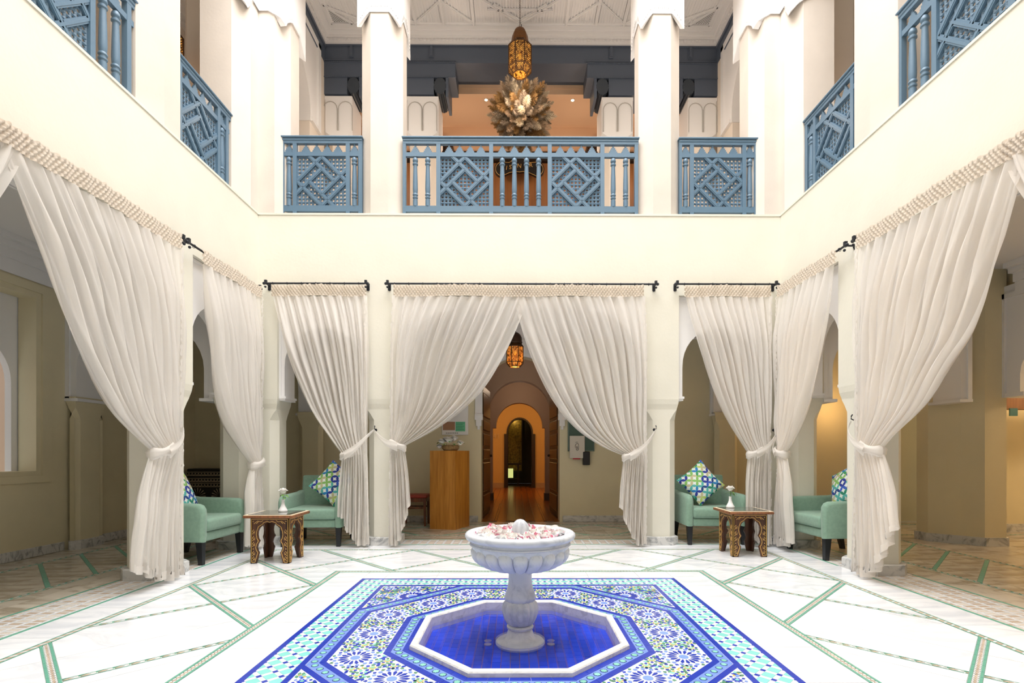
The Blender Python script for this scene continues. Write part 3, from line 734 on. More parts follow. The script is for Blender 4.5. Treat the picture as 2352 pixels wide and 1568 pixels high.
MBk = FR((0, YB, 0), (1, 0, 0), (0, 1, 0)); MLf = FR((XL, 0, 0), (0, 1, 0), (-1, 0, 0)); MRt = FR((XR, 0, 0), (0, 1, 0), (1, 0, 0)); MFr = FR((0, YF, 0), (1, 0, 0), (0, -1, 0))
def header(par, M, s0, s1, ext0=0, ext1=0):
    m = MB(); m.box(s0-ext0, s1+ext1, 0, T, ZH, ZL, 0, M); return m.build('header', CREAM, par)
header(WB, MBk, XL-T, XR+T); header(WL, MLf, YF, YB); header(WR, MRt, YF, YB); header(WF, MFr, XL-T, XR+T)
# cornice lips
for par, M, s0, s1 in ((WB, MBk, XL, XR), (WL, MLf, YF, YB), (WR, MRt, YF, YB), (WF, MFr, XL, XR)):
    m = MB(); m.box(s0, s1, -.009, .55, ZL-.002, ZL+.020, 0, M); m.build('ledge', CREAM, par)
# piers
Y1, Y2 = YB, YB+T
pier(WB, XL-T, -2.965, Y1, Y2, ZH, CREAM); pier(WB, -1.88, -1.47, Y1, Y2, ZH, CREAM); pier(WB, 1.60, 2.03, Y1, Y2, ZH, CREAM); pier(WB, 3.065, XR+T, Y1, Y2, ZH, CREAM)
pier(WL, XL-T, XL, 4.62, 5.085, ZH, CREAM); pier(WL, XL-T, XL, 6.10, Y2-.02, ZH, CREAM)
pier(WR, XR, XR+T, 4.76, 5.22, ZH, CREAM); pier(WR, XR, XR+T, 6.13, Y2-.02, ZH, CREAM)
pier(WL, XL-T, XL, 1.36, 1.80, ZH, CREAM); pier(WR, XR, XR+T, 1.36, 1.80, ZH, CREAM)
for a, b in ((XL-T, -3.0), (-1.9, -1.47), (1.6, 2.03), (3.1, XR+T)): pier(WF, a, b, YF-T, YF, ZH, CREAM)
pier(WL, XL-T, XL, YF-T+.02, .35, ZH, CREAM); pier(WR, XR, XR+T, YF-T+.02, .35, ZH, CREAM)
# white panels with arches
def small(par, M, s0, s1): white_panel(par, M, s0, s1, arcpts((s0+s1)/2, (s1-s0)/2-.062, 2.22, .50, 1.86, p=.9))
small(WB, MBk, -2.965, -1.88); small(WB, MBk, 2.03, 3.065); small(WL, MLf, 5.085, 6.10); small(WR, MRt, 5.22, 6.13); small(WL, MLf, .35, 1.36); small(WR, MRt, .35, 1.36)
white_panel(WB, MBk, -1.47, 1.60, bigpts(.065, 1.0, 1.86)); white_panel(WL, MLf, 1.80, 4.62, bigpts(3.21, .92, 1.86)); white_panel(WR, MRt, 1.80, 4.76, bigpts(3.28, .97, 1.86))
for a, b in ((-3., -1.9), (2.03, 3.1)): small(WF, MFr, a, b)
# transverse arches of the galleries
TRA = empty_s('wall_gallery')
def tarch(M, s0, s1, side):
    zb = 1.80; r = (s1-s0)/2-.12; arch_wall('arch_wall', TRA, M, s0, s1, zb, 3.42, arcpts((s0+s1)/2, r, 2.15, .62, zb), 0, .42, [WHITE])
    m = MB()
    for d in (-.02, .405):
        for a, b in ((s0, s0+.05), (s1-.05, s1)): m.box(a, b, d, d+.035, zb, 3.0, 0, M)
        m.box(s0, s1, d, d+.035, 2.95, 3.0, 0, M)
    for a, b in ((s0, s0+.16), (s1-.16, s1)): m.box(a, b, -.03, .45, zb-.035, zb, 0, M)
    m.build('moulding', WHITE, TRA)
tarch(FR((0, 6.12, 0), (1, 0, 0), (0, 1, 0)), GL, XL-T, 0); tarch(FR((0, 6.15, 0), (1, 0, 0), (0, 1, 0)), XR+T, 5.5, 1)
tarch(FR((-3.58, 0, 0), (0, 1, 0), (1, 0, 0)), Y2, GB, 0); tarch(FR((3.26, 0, 0), (0, 1, 0), (1, 0, 0)), Y2, GB, 1)
pier(TRA, GL, -5.22, 6.10, 6.56, 1.80, KHAKI, c=.07); pier(TRA, -3.58, -3.16, GB-.18, GB, 1.80, KHAKI, c=.06); pier(TRA, 3.26, 3.68, GB-.18, GB, 1.8, KHAKI, c=.06)
# ================================================================== GALLERY OUTER WALLS, CEILINGS
def base(par, M, s0, s1, h=.105, d=.02):
    t = s0
    while t < s1-.01:
        L_ = min(s1, t+.55+R.random()*.1); m = MB(); m.bbox(t+.001, L_-.001, -d, 0, 0, h, .006, 0, M, 1); m.build('plinth_stone', MARP, par); t = L_
# left wall with a window niche
m = MB(); ML2 = FR((GL, 0, 0), (0, 1, 0), (-1, 0, 0))
wy0, wy1, wz0, wz1 = 4.2, 5.74, .95, 2.88
for a, b, c_, d_ in ((-2.3, wy0, 0, 3.42), (wy1, 8.75, 0, 3.42), (wy0, wy1, 0, wz0), (wy0, wy1, wz1, 3.42)): m.box(a, b, 0, .20, c_, d_, 0, ML2)
for a, b, c_, d_ in ((wy0-.17, wy0-.06, wz0-.13, wz1+.15), (wy1+.06, wy1+.17, wz0-.13, wz1+.15), (wy0-.06, wy1+.06, wz1+.06, wz1+.15), (wy0-.06, wy1+.06, wz0-.13, wz0-.05)): m.box(a, b, -.018, 0, c_, d_, 0, ML2)
WLO = empty_s('wall_left_gallery'); m.build('plaster', KHAKI, WLO); base(WLO, ML2, -2.3, 6.08); base(WLO, ML2, 6.6, GB)
W1 = empty_s('window_1')
arch_wall('arched_frame', W1, ML2, wy0, 6.4, .9, 3.2, arcpts(5.17, .50, 1.93, .50, .9), .21, .28, [WHITE])
m = MB(); m.box(3.9, 6.5, .9, .95, .6, 3.3, 0, ML2); m.build('niche_wall', mat('pink_plaster', 'D8BDAE', .8), W1)
# back wall with the doorway
WBO = empty_s('wall_back_gallery'); MB2 = FR((0, GB, 0), (1, 0, 0), (0, 1, 0))
dx0, dx1 = -.585, .725
arch_wall('plaster', WBO, MB2, GL-.3, 7.5, 0, 3.45, arcpts((dx0+dx1)/2, (dx1-dx0)/2+.0, 2.12, .66, 0, 24), 0, .35, [KHAKI])
base(WBO, MB2, GL, dx0-.05); base(WBO, MB2, dx1+.05, GR)
m = MB(); dc = (dx0+dx1)/2
# white plaster surround of the doorway (arch + stepped feet)
arch_wall('door_surround', WBO, MB2, dx0-.10, dx1+.10, 1.80, 3.04, arcpts(dc, (dx1-dx0)/2-.02, 2.12, .64, 1.80, 24), -.03, .03, [WHITE])
for sx in (-1, 1):
    x = dc+sx*((dx1-dx0)/2+.04); m.box(x-.065, x+.065, -.05, .06, 1.70, 1.80, 0, MB2); m.box(x-.045, x+.045, -.04, .05, 1.60, 1.70, 0, MB2); m.box(x-.02, x+.02, -.035, .04, 1.54, 1.60, 0, MB2)
m.build('door_surround', WHITE, WBO)
# right side: pier facets and open side room
WRO = empty_s('wall_right_gallery')
m = MB(); PP = [(5.39, 6.85), (5.39, 6.66), (5.52, 6.53), (5.63, 6.44), (5.78, 6.27), (6.05, 6.27), (6.2, 6.5), (6.2, 6.85)]
m.prism(PP, 0, 3.42); m.build('pier', KHAKI, WRO)
m = MB(); c0 = (5.8, 6.6); m.prism([(c0[0]+(p[0]-c0[0])*1.05, c0[1]+(p[1]-c0[1])*1.07) for p in PP], 0, .105); m.build('plinth', MARP, WRO)
MR2 = FR((6.02, 0, 0), (0, 1, 0), (1, 0, 0))
arch_wall('arch_panel', WRO, MR2, 2.2, 6.30, 1.83, 3.2, arcpts(4.25, 1.82, 2.1, .75, 1.83, 24), 0, .3, [WHITE])
m = MB()
for a, b in ((2.2, 2.26), (6.24, 6.30)): m.box(a, b, -.03, 0, 1.83, 3.1, 0, MR2)
m.box(2.2, 6.3, -.03, 0, 3.04, 3.1, 0, MR2); m.box(6.0, 6.235, -.03, .0, 1.83, 1.88, 0, MR2); m.build('moulding', WHITE, WRO)
m = MB(); m.box(2.0, 6.4, .1, .3, 3.2, 3.45, 0, MR2); m.box(-2.3, 2.2, 0, .3, 0, 3.45, 0, MR2); m.build('plaster', KHAKI, WRO)
m = MB(); m.box(8.8, 9.0, -2.3, 8.7, 0, 3.45); m.box(6.2, 8.8, 7.4, 7.6, 0, 3.45); m.box(6.2, 8.8, -2.3, -2.1, 0, 3.45); m.build('plaster', KHAKI, WRO)
m = MB(); m.box(6.36, 8.78, 6.6, 6.75, 1.72, 1.80); m.box(6.36, 8.78, 6.6, 6.75, 1.80, 1.98); lnt = m.build('wood_lintel', BROWNW, WRO)
for k in range(6):
    m = MB(); m.box(6.4+k*.4, 6.5+k*.4, 6.585, 6.6, 1.63, 1.73); m.build('lintel_tile', mat('teal_paint', '2F6F75', .5), WRO)
m = MB(); m.box(-1.0, 1.0, -.02, 0, 0, .12, 0, FR((7.5, 7.4, 0), (1, 0, 0), (0, 1, 0))); m.build('plinth', MARP, WRO)
# ceilings of the ground floor galleries and floor slab above
m = MB()
for a, b, c_, d_ in ((GL-.3, XL-T+.02, -2.3, 9), (XR+T-.02, 9.0, -2.3, 9), (XL-T, XR+T, Y2-.02, 9), (XL-T, XR+T, -2.3, YF-T+.02)): m.box(a, b, c_, d_, 3.42, 4.08)
CE = strct(m.build('ceiling', WHITE))
m = MB()   # cornice steps of the ceilings
for (x, sx) in ((GL, 1), (XL-T, -1), (XR+T, 1), (GR, -1)):
    for dz, dd in ((3.05, .015), (3.2, .04), (3.3, .10), (3.36, .16)): m.box(min(x, x+sx*dd), max(x, x+sx*dd), -2.2, 6.1, dz, dz+.16 if dz < 3.3 else 3.42)
for (y, sy) in ((GB, -1), (Y2, 1)):
    for dz, dd in ((3.05, .015), (3.2, .04), (3.3, .10), (3.36, .16)): m.box(-3.16, 3.26, min(y, y+sy*dd), max(y, y+sy*dd), dz, dz+.16 if dz < 3.3 else 3.42)
strct(m.build('trim_1', WHITE))
# front gallery enclosure behind the camera
m = MB(); m.box(GL-.3, 9, -2.5, -2.3, 0, 9); m.build('plaster', KHAKI, WF)
# ------------------------------------------------------------------ corridor behind the doorway
COR = empty_s('wall_corridor'); MC2 = lambda y: FR((0, y, 0), (1, 0, 0), (0, 1, 0))
BRN = mat('corridor_plaster', 'B7A08C', .8); ORG = mat('hall_plaster', 'D8B882', .75)
m = MB(); m.box(-1.1, -.78, GB+.3, 12.5, 0, 3.4); m.box(.92, 1.2, GB+.3, 12.5, 0, 3.4); m.box(-1.1, 1.2, GB+.3, 12.5, 3.2, 3.4); m.build('plaster', BRN, COR)
arch_wall('arch_wall', COR, MC2(10.6), -.9, 1.0, 1.88, 3.2, arcpts(.07, .64, 1.98, .67, 1.88, 20), 0, .25, [BRN])
m = MB(); m.box(-.9, -.61, 10.6, 10.85, 0, 1.88); m.box(.76, 1.0, 10.6, 10.85, 0, 1.88); m.build('arch_jamb', BRN, COR)
m = MB(); m.box(-.9, -.59, 10.57, 10.88, 0, .13); m.box(.73, 1.0, 10.57, 10.88, 0, .13); m.build('plinth', MARP, COR)
arch_wall('arch_wall', COR, MC2(12.45), -.9, 1.05, 1.76, 3.2, arcpts(.075, .565, 1.80, .57, 1.76, 20), 0, .25, [BRN])
m = MB(); m.box(-.9, -.575, 12.45, 12.7, 0, 1.76); m.box(.70, 1.05, 12.45, 12.7, 0, 1.76); m.build('arch_jamb', BRN, COR)
m = MB(); m.box(-.9, -.555, 12.40, 12.72, 0, .17); m.box(.68, 1.05, 12.40, 12.72, 0, .17); m.build('plinth', mat('dark_plinth', '4A3A30', .4), COR)
m = MB(); m.box(-2.4, -2.2, 12.5, 17.2, 0, 3.4); m.box(2.3, 2.5, 12.5, 17.2, 0, 3.4); m.box(-2.4, -.85, 12.5, 12.7, 0, 3.4); m.box(1.0, 2.5, 12.5, 12.7, 0, 3.4); m.box(-2.4, 2.5, 12.5, 17.2, 3.2, 3.4); m.build('plaster', ORG, COR)
arch_wall('plaster', COR, MC2(17.0), -2.4, 2.5, 0, 3.3, arcpts(.115, .42, 1.80, .50, 0, 20), 0, .3, [ORG])
m = MB(); m.box(-2.2, -.42, 16.96, 17, 0, .16); m.box(.66, 2.3, 16.96, 17, 0, .16); m.build('plinth', BRN, COR)
arch_wall('door_frame', COR, MC2(17.0), -.37, .60, 0, 2.36, arcpts(.115, .405, 1.80, .50, 0, 20), -.03, .2, [DDOOR]) if False else None
m = MB(); fp = arcpts(.115, .44, 1.80, .53, 0, 20); fi = arcpts(.115, .39, 1.80, .48, 0, 20)
for i in range(len(fp)-1):
    a, b, c_, d_ = fp[i], fp[i+1], fi[i+1], fi[i]
    m.loft([[(a[0], 16.96, a[1]), (b[0], 16.96, b[1]), (c_[0], 16.96, c_[1]), (d_[0], 16.96, d_[1])], [(a[0], 17.25, a[1]), (b[0], 17.25, b[1]), (c_[0], 17.25, c_[1]), (d_[0], 17.25, d_[1])]])
m.box(-.40, -.30, 16.93, 17.05, 0, 1.78); m.box(.53, .63, 16.93, 17.05, 0, 1.78); m.build('door_frame', DDOOR, COR)
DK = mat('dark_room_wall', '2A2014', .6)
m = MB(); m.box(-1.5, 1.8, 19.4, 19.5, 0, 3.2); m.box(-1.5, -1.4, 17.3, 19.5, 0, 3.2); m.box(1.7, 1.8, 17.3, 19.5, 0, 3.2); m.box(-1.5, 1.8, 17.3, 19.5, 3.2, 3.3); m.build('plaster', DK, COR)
point('picture_lamp', (-.05, 19.0, 2.35), 2.2, (1, .75, .3), .03)
gp = thing('framed_picture', (-.05, 19.38, 1.25), 'tall black framed golden picture in the dark room at the end of the corridor', 'picture')
GOLDP = mat('gold_leaf_art', 'A98B35', .4, .3, var=.6, vs=14)
m = MB(); m.box(-.26, .26, -.01, 0, -.78, 1.15); m.build('canvas', GOLDP, gp)
m = MB()
for a, b, c_, d_ in ((-.3, -.25, -.83, 1.2), (.25, .3, -.83, 1.2), (-.25, .25, 1.14, 1.2), (-.25, .25, -.83, -.77)): m.box(a, b, -.05, 0, c_, d_)
m.build('frame', DDOOR, gp)
tb = thing('console_table', (-.1, 18.6, 0), 'dark console table in the room at the end of the corridor', 'table')
m = MB(); m.bbox(-.32, .28, -.16, .16, .72, .78, .008); m.build('tabletop', DDOOR, tb)
m = MB(); m.bbox(-.30, .26, -.15, .15, .19, .228, .006); m.build('shelf', DDOOR, tb)
for x in (-.28, .14):
    for y in (-.12, .1): m = MB(); m.box(x, x+.05, y, y+.05, 0, .72); m.build('leg', DDOOR, tb)
lb = thing('lamp_box', (-.24, 18.6, .25), 'small pale glowing lantern box below the console at the end of the corridor', 'lamp')
m = MB(); m.bbox(-.13, .13, -.06, .06, 0, .34, .01); m.build('shade', emis('pale_glow', 'D8E08A', .7), lb)
m = MB(); m.box(-.14, .14, -.07, .07, -.02, 0); m.box(-.14, .14, -.07, .07, .34, .355)
for x in (-.14, .13): m.box(x, x+.01, -.07, -.06, 0, .34)
m.build('frame', DDOOR, lb)
# corridor floor of brown tiles with a dark inlay line
CF = strct(MB().box(-2.4, 2.5, GB-.05, 19.5, -.25, -.006).build('floor_corridor', mat('dark_grout', '4A3020', .5)))
BT = wood('brown_floor_tile', '7A4218', 'B97430', .22, (1, .3, 1), 9); bt = Tiles('brown_tile', BT, 0, .035, 300, 4, CF)
for i in range(-13, 14):
    for j in range(28):
        y = GB+j*.32+(i % 2)*.16; x = .07+i*.16-.08
        if y < 12.6 and not -.8 < x+.08 < .95: continue
        bt.add(rect(x, x+.16, max(GB, y), min(y+.32, 19.4)) if y < 17.4 else [(0, 0)], .003)
bt.L = [p for p in bt.L if len(p) > 2]; bt.flush()
CF2 = Tiles('dark_inlay_tile', mat('dark_inlay', '4B1F14', .3), .001, .01, 120, 3, CF)
for sx in (-1, 1):
    for o_ in (.40, .44):
        for k in range(30): CF2.add(rect(.07+sx*o_-.009, .07+sx*o_+.009, GB+.12+k*.1, GB+.21+k*.1))
for k in range(9): CF2.add(rect(-.33+k*.09, -.27+k*.09, GB+.12, GB+.145))
CF2.flush()
# the two open door leaves
def leaf(x, y, rz, lab):
    d = thing('door_leaf', (x, y, 0), lab, 'door', None, rz)
    m = MB(); m.bbox(0, 1.15, -.02, .02, .02, 2.35, .004); m.build('slab', DDOOR, d)
    for (z0, z1) in ((.12, .40), (.46, .98), (1.04, 1.22), (1.28, 1.50), (1.56, 1.74), (1.80, 2.22)):
        m = MB()
        for s_ in (-1, 1): m.bbox(.08, 1.07, min(s_*.02, s_*.035), max(s_*.02, s_*.035), z0, z1, .012, seg=1)
        m.build('raised_panel', wood('door_panel_wood', '3A2818', '6A4A2C', .35), d)
    m = MB(); m.sphere((1.05, -.05, 1.1), .025); m.sphere((1.05, .05, 1.1), .025); m.build('knob', BRASS, d, smooth=True)
leaf(dx0-.03, GB+.38, 1.50, 'open dark panelled door leaf on the left side of the corridor doorway')
leaf(dx1+.03, GB+.38, 1.64, 'open dark panelled door leaf on the right side of the corridor doorway')
def text(name, s_, size, loc, rot, mat_, parent=None, ext=.002, align='CENTER'):
    c = bpy.data.curves.new(name, 'FONT'); c.body = s_; c.size = size; c.extrude = ext; c.align_x = align; c.align_y = 'CENTER'; c.resolution_u = 3
    o = bpy.data.objects.new(name, c); COL.objects.link(o); o.data.materials.append(mat_)
    dg = bpy.context.evaluated_depsgraph_get(); me = bpy.data.meshes.new_from_object(o.evaluated_get(dg)); bpy.data.objects.remove(o)
    o = bpy.data.objects.new(name, me); COL.objects.link(o); o.location = loc; o.rotation_euler = rot; o.parent = parent; return o
t_ = text('room_number', '41', .24, (-.66, 16.975, 1.70), (PI/2, 0, 0), mat('pale_metal', 'D9C3A0', .4), None, .008); tag(t_, 'room number 41 in pale figures on the orange wall left of the far doorway', 'sign')
# ================================================================== UPPER STOREY
UP = empty_s('wall_upper')
ZU = 4.09
m = MB()
for a, b, c_, d_ in ((XL-.03, XR+.03, YB+.03, 10.5), (-5.5, XL-.03, -2.3, 10.5), (XR+.03, 5.6, -2.3, 10.5)): m.box(a, b, c_, d_, ZU-.008, ZU+.012)
strct(m.build('floor_upper', mat('upper_floor', 'B8A58E', .4)))
def oct_col(cx_, cy_, lab=None, w=.52, c=.15, zt=6.62, capz=7.42):
    h = w/2; o = empty_s('column'); o.location = (cx_, cy_, 0); tag(o, None)
    oc_ = [(-h+c, -h), (h-c, -h), (h, -h+c), (h, h-c), (h-c, h), (-h+c, h), (-h, h-c), (-h, -h+c)]
    MB().prism(oc_, ZL+.0205, zt+.05).build('shaft', COLM, o)
    m = MB(); H = h+.012   # gypsum capital: square block whose corners hang down to points
    top = [(-H, -H), (0, -H), (H, -H), (H, 0), (H, H), (0, H), (-H, H), (-H, 0)]
    # build each face with a scalloped lower edge
    def face(a, b):
        ax, ay = a; bx, by = b; pts = []
        f0 = (c+.0)/(2*H)
        for t, dz in ((0, -.19), (f0*.3, -.125), (f0*.62, -.062), (f0*.9, -.015), (f0, 0), (1-f0, 0), (1-f0*.9, -.015), (1-f0*.62, -.062), (1-f0*.3, -.125), (1, -.19)):
            pts.append((ax+(bx-ax)*t, ay+(by-ay)*t, zt+dz))
        v = pts+[(p[0], p[1], capz) for p in pts]; n = len(pts)
        m.add(v, [(i, i+1, n+i+1, n+i) for i in range(n-1)])
        # inner return so the capital has thickness
        cxm = 0; inn = [(p[0]*.86, p[1]*.86, p[2]+.03) for p in pts]
        m.add(pts+inn, [(i, n+i, n+i+1, i+1) for i in range(n-1)])
        # thin raised line of the carved border
        for i in range(n-1):
            p, q = Vector(pts[i]), Vector(pts[i+1]); d_ = (q-p)
            if d_.length < 1e-4: continue
        out = Vector((by-ay, ax-bx, 0)).normalized()*.006
        for off in (.018, .05):
            m.add([tuple(Vector(p)+out+Vector((0, 0, off))) for p in pts]+[tuple(Vector(p)+out+Vector((0, 0, off+.009))) for p in pts], [(i, i+1, n+i+1, n+i) for i in range(n-1)])
    k = [(-H, -H), (H, -H), (H, H), (-H, H)]
    for i in range(4): face(k[i], k[(i+1) % 4])
    m.prism([(-H, -H), (H, -H), (H, H), (-H, H)], capz, capz+.03); m.build('capital', WHITE, o)
    # carved tracery on the capital
    m = MB()
    for s_ in range(4):
        M = Matrix.Rotation(s_*PI/2, 4, 'Z')
        for j in range(9):
            x = -.10+.025*j; hh = .07-abs(j-4)*.016
            m.box(x-.003, x+.003, -H-.009, -H, zt+.065, zt+.065+max(.012, hh), 0, M)
        for sg in (-1, 1):
            for j in range(5): x = sg*(.15+.02*j); z = zt-.02-.03*j+.06; m.box(x-.004, x+.004, -H-.009, -H, z, z+.03-.003*j, 0, M)
    m.build('carving', CARV, o); return o
oct_col(-1.70, 6.63); oct_col(1.82, 6.63); oct_col(XL-.26, 4.785); oct_col(XR+.26, 4.86); oct_col(XL-.26, 1.63); oct_col(XR+.26, 1.7)
def corner_col(sx):
    o = empty_s('column'); x0 = XL if sx < 0 else XR; X = lambda d: x0+(-sx)*d   # d positive towards court
    yn = 6.04 if sx < 0 else 6.12; P_ = [(-.52, yn), (-.15, yn), (0, yn+.15), (0, YB), (.20, YB), (.335, YB+.15), (.335, YB+.4), (.2, YB+.55), (-.52, YB+.55)]
    m = MB(); pl = ccw([(X(p[0]), p[1]) for p in P_]); m.prism(pl, ZL+.0205, 6.7); m.build('shaft', COLM, o)
    m = MB()   # capital of the corner pier, overhanging, with a pointed scalloped hem
    Q = [(.02, 5.98), (.02, YB-.02), (.355, YB-.02), (.355, YB+.56)]
    segs = [((.02, yn-.02), (.02, YB-.02), ((0, -.19), (.25, -.10), (.45, -.03), (.55, 0), (.9, 0), (1, .0))), ((.02, YB-.02), (.355, YB-.02), ((0, 0), (.12, .0), (.35, -.0), (.5, -.03), (.62, -.05), (.8, -.09), (1, -.19))), ((.355, YB-.02), (.355, YB+.56), ((0, -.19), (.07, -.12), (.2, -.05), (.32, 0), (.7, 0), (1, -.19))), ((-.52, yn-.02), (.02, yn-.02), ((0, 0), (.5, 0), (.65, -.03), (.8, -.08), (1, -.19)))]
    for a, b, pr in segs:
        pts = [(X(a[0]+(b[0]-a[0])*t), a[1]+(b[1]-a[1])*t, 6.62+dz) for t, dz in pr]; n = len(pts)
        m.add(pts+[(p[0], p[1], 7.42) for p in pts], [(i, i+1, n+i+1, n+i) for i in range(n-1)])
        cc = (X(-.1), YB+.2); inn = [(p[0]+(cc[0]-p[0])*.2, p[1]+(cc[1]-p[1])*.2, p[2]+.03) for p in pts]; m.add(pts+inn, [(i, n+i, n+i+1, i+1) for i in range(n-1)])
        for off in (.018, .05):
            nn = Vector((pts[-1][1]-pts[0][1], pts[0][0]-pts[-1][0], 0)).normalized()*.006
            if nn.dot(Vector((pts[0][0]-cc[0], pts[0][1]-cc[1], 0))) < 0: nn = -nn
            m.add([tuple(Vector(p)+nn+Vector((0, 0, off))) for p in pts]+[tuple(Vector(p)+nn+Vector((0, 0, off+.009))) for p in pts], [(i, i+1, n+i+1, n+i) for i in range(n-1)])
    m.prism(ccw([(X(-.5), yn), (X(.005), yn), (X(.005), YB), (X(.34), YB), (X(.34), YB+.54), (X(-.5), YB+.54)]), 6.75, 7.45); m.build('capital', WHITE, o)
corner_col(-1); corner_col(1)
# beam and parapet up to the skylight, made tall out of view to even the light
m = MB()
for a, b, c_, d_ in ((XL-.54, XR+.54, YB, YB+.5), (XL-.54, XL, -2.3, YB), (XR, XR+.54, -2.3, YB), (XL, XR, YF-.5, YF)): m.box(a, b, c_, d_, 7.42, 11.6)
m.build('parapet', COLM, UP)
for a in (XL-.1, -1.7, 1.6, XR-.1): m = MB(); m.prism(ngon(a+.1, YF-.26, .28, 8, PI/8), ZU, 7.42); m.build('shaft', COLM, UP)
# solid parts of the front upper wall
# ------------------------------------------------------------------ upper back gallery
ZC = 8.1; xa, xb = -3.2, 3.37
CEU = strct(MB().box(-5.7, 5.8, YB+.4, 8.75, ZC, ZC+.2).box(-5.7, XL-.5, -2.3, YB+.4, ZC, ZC+.2).box(XR+.5, 5.8, -2.3, YB+.4, ZC, ZC+.2).build('ceiling_upper', WHITE))
# boarded soffits: fine parallel slats between ribs
m = MB(); k = 0; x = -2.95
while x < 3.15:
    for j in range(3): pass
    m.box(x, x+.018, 7.3, 8.26, ZC-.012, ZC); x += .045
o = m.build('slat_field', WHITE, CEU); o['kind'] = 'stuff'
def rib(p, q, w_=.05, h_=.035, mat_=WHITE, par=None, z=ZC):
    p, q = Vector((p[0], p[1], 0)), Vector((q[0], q[1], 0)); d = (q-p); L_ = d.length; d.normalize(); n = Vector((-d.y, d.x, 0))
    m = MB(); M = Matrix(((d.x, n.x, 0, p.x), (d.y, n.y, 0, p.y), (0, 0, 1, 0), (0, 0, 0, 1))); m.box(0, L_, -w_/2, w_/2, z-h_, z-.012, 0, M); m.box(0, L_, -w_/4, w_/4, z-h_-.012, z-h_, 0, M)
    return m.build('rib', mat_, par or CEU)
xr = (-2.4, -1.62, -1.17, -.69, .06+.75, .06+1.23, .06+1.68, 2.5)
for x in xr: rib((x, 7.2), (x, 8.27))
for a, b in (((-1.62, 8.25), (-1.17, 7.85)), ((-1.17, 7.85), (-.69, 8.25)), ((-2.4, 7.9), (-1.62, 8.25)), ((1.29-.48, 8.25), (1.29, 7.85)), ((1.29, 7.85), (1.74, 8.25)), ((1.74, 8.25), (2.5, 7.9)), ((-.69, 7.7), (.06, 8.25)), ((.06, 8.25), (.81, 7.7)), ((-2.99, 7.95), (-2.4, 8.25)), ((3.12, 7.95), (2.5, 8.25)), ((-.45, 8.0), (.57, 8.0)), ((-.35, 7.9), (.06, 8.2)), ((.06, 8.2), (.47, 7.9))): rib(a, b, .035, .03)
# louvred triangular vents
LV = mat('vent_gap_shade', '241C1A', .8)  # dark sheet painted in for the shade between the louvres
for sx, lab in ((-1, 'left'), (1, 'right')):
    x0 = -2.985 if sx < 0 else 3.13; v = thing('ceiling_vent', (x0, 7.94, ZC), 'white louvred triangular vent in the %s corner of the upper ceiling' % lab, 'vent')
    tri = ccw([(0, 0), (0, .31), (-sx*.30, .31)]); MB().prism(tri, -.014, -.0125, 0).build('gap_shade', LV, v)
    for k in range(7):
        f = .06+k*.13; p = (0, .31*f), (-sx*.30*f*1.0, .31) if False else (-sx*.30*f, .31)
        a = (0+0*f, .31*f); b_ = (-sx*.30*f, .31*f)
        d0 = Vector((-sx*.30*f, .31-0)); 
        m = MB(); P0 = Vector((0, .31*(1-f)*1.0, 0)); P1 = Vector((-sx*.30*f, .31, 0))
        dd = (P1-P0).normalized(); nn = Vector((-dd.y, dd.x, 0))
        vv = [P0-nn*.007, P1-nn*.007, P1+nn*.007, P0+nn*.007]; m.loft([[(p_.x, p_.y, z_) for p_ in vv] for z_ in (-.020, -.015)]); m.build('louvre', WHITE, v)
    for a, b in (((0, -.03), (0, .34)), ((0, .33), (-sx*.36, .33)), ((0, -.02), (-sx*.34, .33))):
        p, q = Vector((*a, 0)), Vector((*b, 0)); dd = (q-p).normalized(); nn = Vector((-dd.y, dd.x, 0))*.014; m = MB(); m.loft([[(p_.x, p_.y, z_) for p_ in (p-nn, q-nn, q+nn, p+nn)] for z_ in (-.04, -.012)]); m.build('frame', WHITE, v)
sp = thing('ceiling_speaker', (2.88-.42, 7.97, ZC), 'round white speaker in the upper ceiling beside the right vent', 'speaker')
MB().lathe([(.0, -.03), (.075, -.03), (.085, -.02), (.085, -.005), (0, -.005)], 32).build('rim', WHITE, sp, smooth=True); MB().lathe([(0, -.036), (.05, -.034), (.055, -.03), (0, -.03)], 24).build('grille', mat('grey_grille', 'B0AAA6', .6), sp)
# stepped cornice with a carved band
def cornice(x0, x1, yw, d, axis='x'):
    st_ = [(0, 7.95, .05, .03), (.05, 8.03, .09, .03), (.09, 8.06, .17, .02), (.17, 8.075, .25, .025)]
    m = MB()
    for a, z, b, h in st_:
        if axis == 'x': m.box(x0, x1, min(yw+d*0, yw+d*b), max(yw+d*0, yw+d*b), z, ZC)
        else: m.box(min(yw, yw+d*b*1.02), max(yw, yw+d*b*1.02), x0, x1-.012, z+.002, ZC+.004)
    strct(m.build('trim_2', WHITE))
    m = MB(); t = x0+.05
    while t < x1-.06:
        if axis == 'x':
            for o_ in (0, .012): m.add([(t+o_*1.5, yw+d*.056, 7.985), (t+.012+o_*1.5, yw+d*.062, 7.985), (t+.05, yw+d*.062, 8.025), (t+.038, yw+d*.056, 8.025)], [(0, 1, 2, 3)])
            m.box(t, t+.035, min(yw+d*.05, yw+d*.062), max(yw+d*.05, yw+d*.062), 7.99, 8.02)
        else: m.box(min(yw+d*.05, yw+d*.062), max(yw+d*.05, yw+d*.062), t, t+.035, 7.99, 8.02)
        t += .062
    o = m.build('carved_band', WHITE, CEU); o['kind'] = 'stuff'
cornice(xa, xb, 8.55, -1); cornice(6.9, 8.55, xa, 1, 'y'); cornice(6.9, 8.55, xb, -1, 'y'); cornice(-2, 8.5, GL, 1, 'y'); cornice(-2, 8.5, 5.45, -1, 'y'); cornice(-5.3, -3.35, 8.5, -1)
